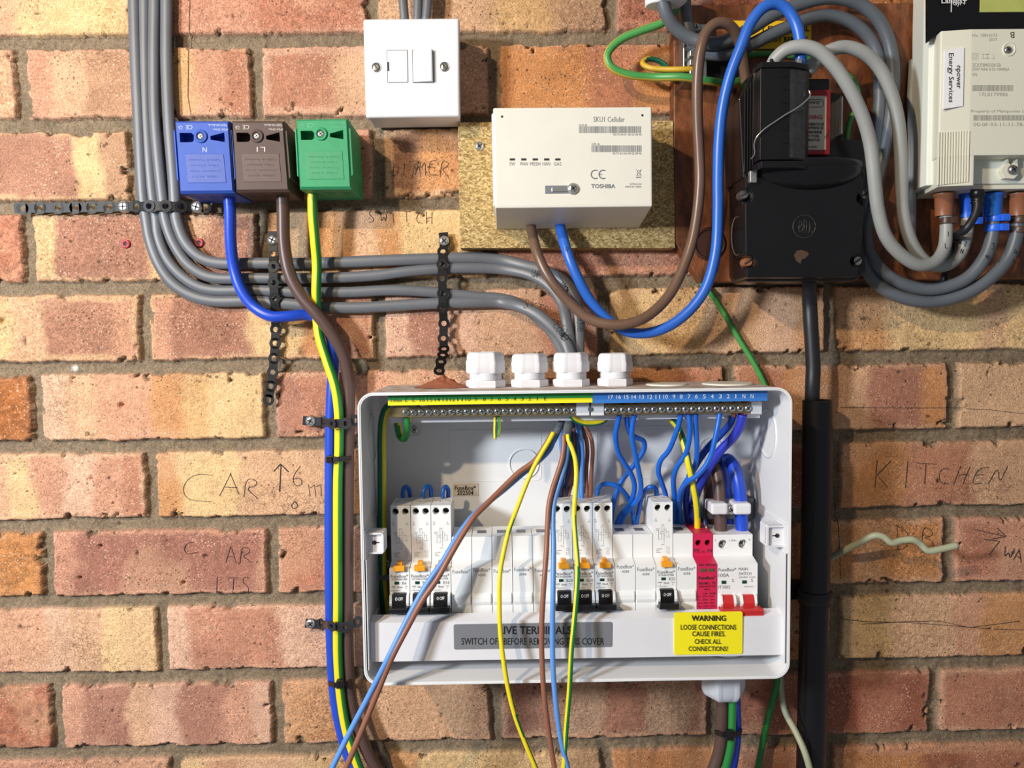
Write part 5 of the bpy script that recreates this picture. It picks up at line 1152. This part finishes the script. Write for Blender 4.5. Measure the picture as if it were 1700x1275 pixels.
o = k.build('cable_numbering', INK, label='numbers handwritten on the grey cables under the meter'); tag(o, 'black handwritten numbers 1 to 4 on the grey cables under the meter', 'handwriting')
wire('blue_cable', 'bright blue cable arching high over the service head and looping down to the hub', 'cable', BLUEF, 18, [(1329, 108, 78), (1328, 67, 80), (1320, 36, 80), (1304, 13, 80), (1287, 6, 80), (1267, 13, 80), (1247, 37, 78), (1230, 78, 76), (1213, 123, 72), (1200, 177, 66), (1194, 233, 62), (1192, 300, 58), (1192, 350, 56), (1188, 420, 54), (1172, 477, 52), (1147, 513, 50), (1113, 540, 48), (1080, 552, 46), (1048, 552, 44), (1017, 537, 42), (983, 503, 42), (960, 463, 44), (943, 423, 42), (932, 385, 32), (929, 368, 24), (928, 355, 22)])
wire('brown_cable', 'glossy tan brown cable looping from the varnished board down to the hub', 'cable', BROWNG, 17.5, [(1240, 160, 30), (1237, 130, 34), (1232, 92, 44), (1222, 55, 58), (1207, 40, 64), (1190, 39, 66), (1174, 52, 66), (1163, 83, 66), (1158, 133, 62), (1158, 200, 56), (1161, 260, 52), (1162, 300, 50), (1158, 350, 48), (1149, 400, 48), (1134, 444, 50), (1113, 487, 54), (1083, 519, 58), (1053, 535, 60), (1017, 539, 58), (980, 530, 54), (947, 503, 52), (913, 463, 50), (893, 424, 44), (883, 385, 32), (881, 368, 24), (880, 355, 22)])
k = MB(); k.hand('N', 938, 417, 8, 56, w=.7, ang=.3); tag(k.build('cable_marking', INK), 'letter N handwritten on the blue cable below the hub', 'handwriting')
GE = [GRN2, OLDYEL]
wire('earth_cable', 'green and yellow earth cable in a wide loop over the bricks left of the board', 'cable', GE, 13, [(1128, -25, 45), (1125, 0, 44), (1119, 20, 42), (1103, 36, 40), (1067, 50, 36), (1037, 62, 33), (1017, 77, 32), (1008, 93, 32), (1014, 110, 32), (1040, 123, 32), (1083, 128, 32), (1133, 128, 42), (1180, 135, 40), (1213, 138, 30), (1240, 130, 24)], twist=2.4)
wire('earth_cable', 'short yellow and green wire hooked into the earth connector block', 'wire', [mat('aged_yellow_wire', 'C9A22E', .4), TEAL], 9, [(1150, 115, 36), (1133, 115, 36), (1100, 115, 30), (1077, 112, 26), (1067, 105, 22), (1075, 98, 18), (1097, 103, 12), (1112, 120, 8), (1118, 140, 4), (1121, 165, 3)], twist=lambda u: 1.4 if u < .35 else 1.4+min(1, (u-.35)*4)*2.6)
wire('earth_cable', 'green earth cable slanting across the bricks from the board to behind the enclosure', 'cable', [GRN2, GRN], 9.5, [(1158, 455, 2), (1165, 470, 5), (1180, 487, 6), (1200, 517, 6), (1227, 563, 6), (1250, 600, 6), (1270, 640, 6), (1290, 700, 5)])
wire('earth_cable', 'green earth cable coming out under the right corner of the enclosure', 'cable', [GRN, YEL], 11, [(1292, 1080, 8), (1291, 1129, 12), (1282, 1165, 14), (1271, 1209, 14), (1257, 1280, 14), (1248, 1320, 14)], twist=1.2)
wire('pale_cable', 'pale grey-green cable curving down over the foot of the black pipe', 'cable', PALE, 11, [(1296, 1095, 8), (1297, 1144, 14), (1303, 1180, 20), (1321, 1215, 36), (1335, 1246, 46), (1345, 1280, 48), (1352, 1320, 48)])
wire('pale_cable', 'cut end of pale wavy cable sticking out of the wall right of the pipe', 'cable', PALE, 11.5, [(1376, 928, 2), (1388, 921, 8), (1403, 913, 16), (1432, 898, 28), (1452, 889, 34), (1466, 891, 36), (1480, 901, 38), (1498, 897, 38), (1515, 896, 40), (1528, 903, 40), (1540, 914, 42), (1564, 911, 44), (1590, 905, 46)])
wire('green_wire', 'dark green wire running behind the black service head', 'wire', [GRN2, GRN], 9, [(1236, 92, 22), (1270, 89, 22), (1310, 92, 22), (1340, 96, 24), (1378, 108, 24), (1412, 128, 24), (1424, 150, 26), (1422, 175, 26), (1410, 205, 24), (1405, 235, 22)])
wire('brown_wire', 'short brown wire behind the blue cable going into the service head', 'wire', BROWNW, 8, [(1231, 80, 30), (1235, 110, 30), (1240, 150, 30)])
wire('black_lead', 'thin black lead with a ribbed boot between the meter seals', 'cable', BLACKR, 13, [(1622, 318, 62), (1622, 345, 64), (1617, 360, 64), (1604, 380, 62), (1590, 390, 50), (1585, 396, 34), (1575, 430, 24), (1566, 470, 22)])
k = MB(); c = P(1623, 316, 62); k.lathe(c, (0, 0, -1), [(.0055, 0), (.0058, .001), (.0058, .006), (.0048, .0065), (.0048, .009), (.0052, .0094), (.0052, .011), (.0044, .0114), (.0046, .018)], 24); tag(k.build('cable_boot', BLACKP), 'ribbed black boot at the top of the thin black lead', 'cable boot')
k = MB(); c = P(1112, 3, 56); k.lathe(c, (0, 0, 1), [(.012, -.002), (.0145, 0), (.0145, .022)], 28); k.lathe(c+Vector((-.011, .004, -.001)), (0, 0, 1), [(.0085, -.001), (.0095, 0), (.0095, .02)], 24); tag(k.build('top_gland', WHITE), 'white gland at the top edge where grey cables come in', 'cable gland')

# ------------------------------------------------------------------ wiring inside the enclosure
LOOP = 'blue link loops behind the breakers'
def loop(label, L, w_=7.5): wire('blue_link', label, 'wire', BLUEW, w_, L, group=LOOP)
loop('small blue loop behind the first breaker', [(669, 826, 38), (669, 818, 38), (671, 810, 36), (675, 808.5, 34), (679, 813, 32), (681, 824, 30)])
loop('small blue loop behind the second breaker', [(703, 826, 38), (703, 818, 38), (707, 809, 36), (711, 807, 34), (715, 811, 32), (716, 824, 30)])
loop('small blue loop behind the third breaker', [(735, 826, 38), (735, 818, 38), (738, 809, 36), (741, 808.5, 34), (744, 813, 32), (744, 824, 30)])
loop('blue loop behind the first of the middle breakers', [(929, 824, 38), (930, 812, 38), (936, 804, 38), (945, 802, 38), (955, 804, 36), (966, 808, 34), (972, 818, 34)])
loop('blue loop leaving the third middle breaker to the right', [(991, 822, 40), (993, 812, 40), (999, 805, 42), (1010, 803, 42), (1026, 808, 42), (1038, 819, 40), (1046, 834, 36), (1050, 850, 32), (1053, 874, 30)])
loop('blue loop leaving the B32 breaker to the left', [(1090, 822, 38), (1089, 812, 38), (1082, 808, 38), (1073, 812, 36), (1066, 824, 34), (1061, 846, 32), (1056, 874, 30)])
NW = 'blue neutral wires from the neutral bar'
def nw(label, L, w_=8.5, m_=BLUEW): 
    x_ = L[0][0]; wire('neutral_wire', label, 'wire', m_, w_, L, group=NW, copper=[(x_+2, 662, 74), (x_+1, 672, 73), (x_, 692, 72)])
nw('leftmost blue neutral wire, bending right towards the middle breakers', [(1029, 686, 72), (1026, 700, 70), (1022, 722, 66), (1026, 750, 60), (1036, 768, 56), (1047, 785, 52), (1053, 803, 48), (1052, 820, 44), (1044, 838, 38), (1028, 860, 30), (1018, 895, 24)])
nw('blue neutral wire with a bulge to the right, crossing behind its neighbours', [(1041, 686, 68), (1041, 703, 64), (1045, 718, 58), (1056, 726, 52), (1068, 732, 48), (1070, 742, 46), (1064, 756, 44), (1048, 778, 40), (1030, 802, 36), (1021, 824, 34), (1016, 850, 28), (1012, 890, 24)])
nw('blue neutral wire running almost straight down, third from the left', [(1054, 686, 74), (1051, 700, 72), (1049, 722, 70), (1054, 750, 66), (1059, 775, 62), (1064, 803, 56), (1062, 822, 50), (1050, 840, 42), (1033, 861, 30), (1024, 895, 24)])
nw('blue neutral wire swinging left to the B32 breaker', [(1131, 686, 74), (1128, 700, 72), (1122, 720, 68), (1110, 748, 60), (1096, 766, 54), (1093, 784, 50), (1098, 800, 46), (1105, 822, 38), (1107, 850, 30)])
nw('blue neutral wire just right of the one going to the B32 breaker', [(1143, 686, 74), (1145, 705, 74), (1145, 724, 72), (1138, 754, 66), (1124, 775, 60), (1118, 795, 52), (1120, 830, 40), (1121, 880, 26)])
nw('straight blue neutral wire beside the green and yellow wire', [(1155, 686, 74), (1155, 705, 72), (1157, 740, 68), (1156, 764, 62), (1150, 784, 56), (1136, 804, 48), (1128, 842, 36), (1127, 890, 26)])
nw('blue neutral wire crossing in front of the thick dark blue wires', [(1195, 686, 78), (1192, 705, 80), (1187, 729, 80), (1178, 762, 78), (1160, 787, 74), (1138, 803, 66), (1128, 822, 54), (1130, 855, 38), (1134, 895, 26)])
nw('thick dark blue wire just left of the indigo one', [(1218, 686, 70), (1212, 703, 66), (1196, 722, 58), (1172, 747, 50), (1154, 774, 44), (1142, 800, 38), (1139, 835, 32), (1145, 880, 28)], 11.5, mat('deep_blue_wire', '173E9E', .36))
nw('thick indigo wire from the last neutral terminal', [(1233, 688, 74), (1230, 703, 72), (1219, 724, 66), (1196, 748, 58), (1178, 774, 50), (1163, 802, 42), (1152, 835, 34), (1152, 880, 28)], 15, INDIGO)
wire('earth_wire', 'green and yellow wire running from behind the neutral bar to the crimson module', 'wire', [YEL, TEAL], 11, [(1106, 680, 50), (1110, 690, 54), (1125, 709, 58), (1136, 738, 62), (1143, 770, 66), (1150, 800, 64), (1156, 835, 58), (1158, 862, 50), (1158, 882, 46)], twist=lambda u: -.5+u*1.2)
wire('blue_wire', 'short dark blue wire with bare end entering the crimson module', 'wire', NAVY, 8, [(1150, 838, 40), (1160, 850, 44), (1168, 862, 46), (1172, 874, 48), (1174, 884, 48)], copper=[(1172, 872, 49), (1174, 880, 50)])
wire('earth_link', 'short green and yellow link between the two terminal bars', 'wire', [TEAL, YEL], 10, [(947, 685, 70), (952, 694, 68), (962, 700, 66), (980, 703, 64), (1000, 699, 62), (1012, 688, 60)], twist=-.3)
wire('earth_wire', 'green and yellow wire down the left inside wall of the enclosure', 'wire', [TEAL, YEL], 15, [(652, 672, 60), (643, 678, 56), (637, 692, 52), (634, 720, 48), (634, 780, 46), (634, 850, 44), (634, 900, 42), (635, 960, 42), (638, 1000, 40), (642, 1030, 40)], twist=.25)
wire('earth_wire', 'green and yellow wire in a short hook under the left end of the earth bar', 'wire', [GRN, YEL], 12, [(659, 686, 56), (660, 705, 52), (664, 724, 52), (671, 728, 58), (676, 716, 66), (677, 700, 72), (676, 690, 74)], twist=lambda u: .2+u*2.2)
wire('earth_tail', 'left one of two thin cut earth tails under the earth bar', 'wire', [YEL, GRN], 5.2, [(822, 688, 74), (822, 700, 74), (821.5, 715, 75), (822, 729, 76)])
wire('earth_tail', 'right one of two thin cut earth tails under the earth bar', 'wire', [GRN, YEL], 5.2, [(829, 688, 74), (829, 700, 74), (829, 715, 74), (826.5, 725, 75)])
# supply tails to the main switch
wire('brown_tail', 'thick brown supply cable bent down into the main switch', 'cable', BROWNC, 21, [(1197, 892, 50), (1196, 860, 50), (1195, 830, 48), (1193, 800, 45), (1187, 779, 40), (1181, 772, 32), (1178, 782, 25), (1178, 810, 20), (1180, 850, 18), (1184, 900, 20), (1190, 1000, 30), (1195, 1080, 45), (1198, 1120, 50), (1199, 1160, 50), (1198, 1223, 52), (1193, 1253, 52), (1182, 1284, 52), (1172, 1320, 52)])
wire('blue_tail', 'thick bright blue supply cable bent down into the main switch', 'cable', BLUEC, 21, [(1232, 890, 50), (1231, 860, 50), (1230, 835, 50), (1226, 800, 48), (1218, 775, 42), (1208, 763, 34), (1201, 768, 27), (1203, 790, 22), (1206, 830, 18), (1208, 870, 18), (1210, 1000, 30), (1217, 1100, 40), (1219, 1165, 40), (1220, 1223, 40), (1213, 1275, 40), (1204, 1320, 40)])
wire('earth_cable', 'green and yellow earth cable leaving the bottom gland beside the brown cable', 'cable', [GRN, YEL], 13, [(1216, 1110, 55), (1216, 1162, 57), (1215, 1209, 60), (1213, 1238, 60), (1203, 1282, 60), (1194, 1320, 60)], twist=.9)
t = thing('saddle_clamp', 'white plastic saddle clamp holding the brown and blue supply cables', 'cable clamp', P(1214, 845, 60))
k = MB(); k.pbox(1181, 836, 1209, 855, 63.5, 40, 2.2, seg=3); k.pbox(1219, 836, 1248, 855, 63.5, 40, 2.2, seg=3); k.pbox(1205, 839, 1224, 854, 58, 38, .8); k.build('saddle', WHITE, parent=t)
k = MB(); k.screw(P(1214, 846, 58), .0042); k.build('screw', [ZINC, SLOT], parent=t)
k = MB(); k.pbox(1176, 828, 1252, 862, 26, 6, .8); tag(k.build('clamp_base', GREY), 'grey mounting block behind the white saddle clamp', 'bracket')

# stripped cable ends under the third gland
k = MB
def sheath(label, L, w_):
    q = pts(L); m_ = MB(); ds = [a[2] for a in L]; r = w_*mpp(sum(ds)/len(ds))/2; m_.tube(q, r, r*.7, n=16)
    T = (q[-1]-q[-2]).normalized(); o = m_.build('cable_sheath', DGREY)
    tag(o, label, 'cable sheath', 'stripped grey sheaths under the third gland')
    m_ = MB(); m_.tube([q[-1]-T*.004, q[-1]+T*.0012], r*.98, r*.68, n=16, raw=True); m_.build('torn_edge', LGREY, parent=o)
sheath('dark grey sheath end leaning left with wires coming out', [(946, 640, 50), (941, 665, 50), (936, 690, 54), (928, 710, 60), (918, 731, 66)], 12)
sheath('dark grey sheath end pointing down with a torn pale edge', [(950, 640, 50), (949, 665, 52), (947, 690, 58), (944, 706, 64), (940, 725, 72)], 15)
sheath('dark grey sheath end hidden behind the front two', [(958, 640, 44), (958, 665, 44), (957, 690, 44), (955, 712, 46)], 15)
HW = 'long wires hanging out of the enclosure'
wire('hanging_wire', 'light blue wire slanting down left across the breakers', 'wire', BLUEL, 9.6, [(921, 722, 66), (913, 745, 68), (893, 766, 68), (866, 788, 70), (838, 812, 74), (808, 836, 82), (782, 860, 90), (760, 890, 98), (736, 930, 106), (706, 974, 112), (677, 1026, 116), (645, 1091, 122), (615, 1150, 122), (582, 1213, 124), (551, 1276, 126), (530, 1320, 126)], group=HW)
wire('hanging_wire', 'brown wire slanting down left beside the light blue one', 'wire', BROWNW, 10, [(917, 720, 70), (908, 736, 72), (888, 765, 74), (862, 784, 76), (837, 808, 80), (811, 834, 88), (789, 856, 95), (770, 884, 101), (746, 925, 108), (727, 959, 112), (701, 997, 116), (677, 1041, 118), (651, 1091, 122), (629, 1144, 122), (603, 1207, 124), (574, 1276, 126), (554, 1320, 126)], group=HW)
wire('hanging_wire', 'yellow and green wire bowing left then down past the grey sticker', 'wire', [YEL, GRN], 8, [(919, 718, 74), (912, 731, 76), (900, 751, 78), (885, 778, 80), (872, 808, 82), (859, 842, 86), (845, 880, 94), (835, 922, 102), (830, 953, 108), (829, 1000, 112), (830, 1040, 115), (834, 1083, 118), (842, 1135, 120), (854, 1185, 120), (871, 1231, 120), (890, 1277, 120), (905, 1320, 120)], twist=lambda u: 1.0+math.sin(u*14)*.5, group=HW)
wire('hanging_wire', 'brown wire hanging straight down left of the middle breakers', 'wire', BROWNW, 9, [(936, 722, 74), (936, 740, 76), (933, 762, 78), (926, 785, 80), (917, 812, 84), (911, 840, 88), (909, 870, 94), (907, 915, 104), (902, 985, 112), (899, 1047, 116), (900, 1100, 118), (903, 1150, 120), (910, 1210, 120), (921, 1277, 120), (930, 1320, 120)], group=HW)
wire('hanging_wire', 'light blue wire hanging straight down left of the middle breakers', 'wire', BLUEL, 9, [(942, 722, 72), (942, 742, 74), (938, 770, 76), (929, 801, 80), (921, 829, 84), (918, 860, 90), (919, 905, 100), (918, 988, 112), (917, 1047, 115), (918, 1106, 118), (922, 1160, 120), (930, 1222, 120), (943, 1277, 120), (953, 1320, 120)], group=HW)
wire('hanging_wire', 'yellow and green wire hanging in front of the middle breakers', 'wire', [YEL, GRN], 8.5, [(943, 722, 76), (944, 730, 78), (950, 745, 80), (955, 762, 82), (957, 785, 84), (955, 820, 88), (953, 855, 92), (955, 890, 98), (959, 940, 106), (958, 975, 110), (954, 1025, 114), (949, 1076, 118), (945, 1150, 120), (940, 1209, 120), (936, 1277, 120), (934, 1320, 120)], twist=lambda u: .2+math.sin(u*7)*.6, group=HW)
SP = 'wires dropping behind the middle breakers'
for nm, lbx, m_, w_, L in (
    ('feed_wire', 'light blue wire into the back of the centre B20 breaker, left of a pair', BLUEL, 8, [(957, 700, 54), (960, 715, 52), (961, 738, 48), (960, 770, 44), (960, 800, 42), (961, 828, 42)]),
    ('feed_wire', 'light blue wire into the back of the centre B20 breaker, right of a pair', BLUEL, 7.5, [(960, 700, 56), (964, 722, 54), (967, 754, 50), (966, 785, 46), (966, 828, 42)]),
    ('feed_wire', 'brown wire into the back of the centre B20 breaker, left of a pair', BROWNW, 7.5, [(963, 700, 50), (967, 715, 50), (973, 730, 48), (975, 750, 46), (973, 785, 42), (975, 828, 42)]),
    ('feed_wire', 'outermost brown wire bulging right above the middle breakers', BROWNW, 7, [(967, 705, 52), (973, 712, 54), (981, 727, 54), (984, 747, 52), (982, 780, 46), (980, 828, 42)]),
    ('feed_wire', 'brown wire partly hidden behind the front yellow wire', BROWNW, 8, [(951, 710, 50), (952, 735, 50), (950, 762, 46), (947, 793, 42), (938, 812, 38), (936, 824, 36)]),
    ('feed_wire', 'brown wire ending behind the first B20 breaker', BROWNW, 7, [(954, 712, 44), (955, 740, 44), (953, 770, 42), (949, 800, 38), (943, 824, 36)]),
    ('feed_wire', 'navy wire hanging close behind the front brown wire', NAVY, 9, [(943, 716, 60), (944, 740, 60), (940, 768, 58), (932, 795, 50), (929, 824, 38)]),
    ('feed_wire', 'second navy wire in the middle of the bundle', NAVY, 8, [(948, 716, 52), (948, 742, 52), (945, 770, 48), (941, 796, 42), (940, 824, 36)]),
    ('feed_wire', 'light blue wire showing at the left edge of the bundle', BLUEL, 7, [(934, 694, 46), (932, 712, 44), (931, 735, 42), (935, 765, 38), (936, 795, 34), (934, 824, 34)])):
    wire(nm, lbx, 'wire', m_, w_, L, group=SP)
wire('cut_wire', 'thin yellow and green wire going up behind the left slanting wires', 'wire', [TEAL, GRN], 7, [(917, 726, 62), (905, 745, 64), (890, 765, 66), (878, 778, 70)])
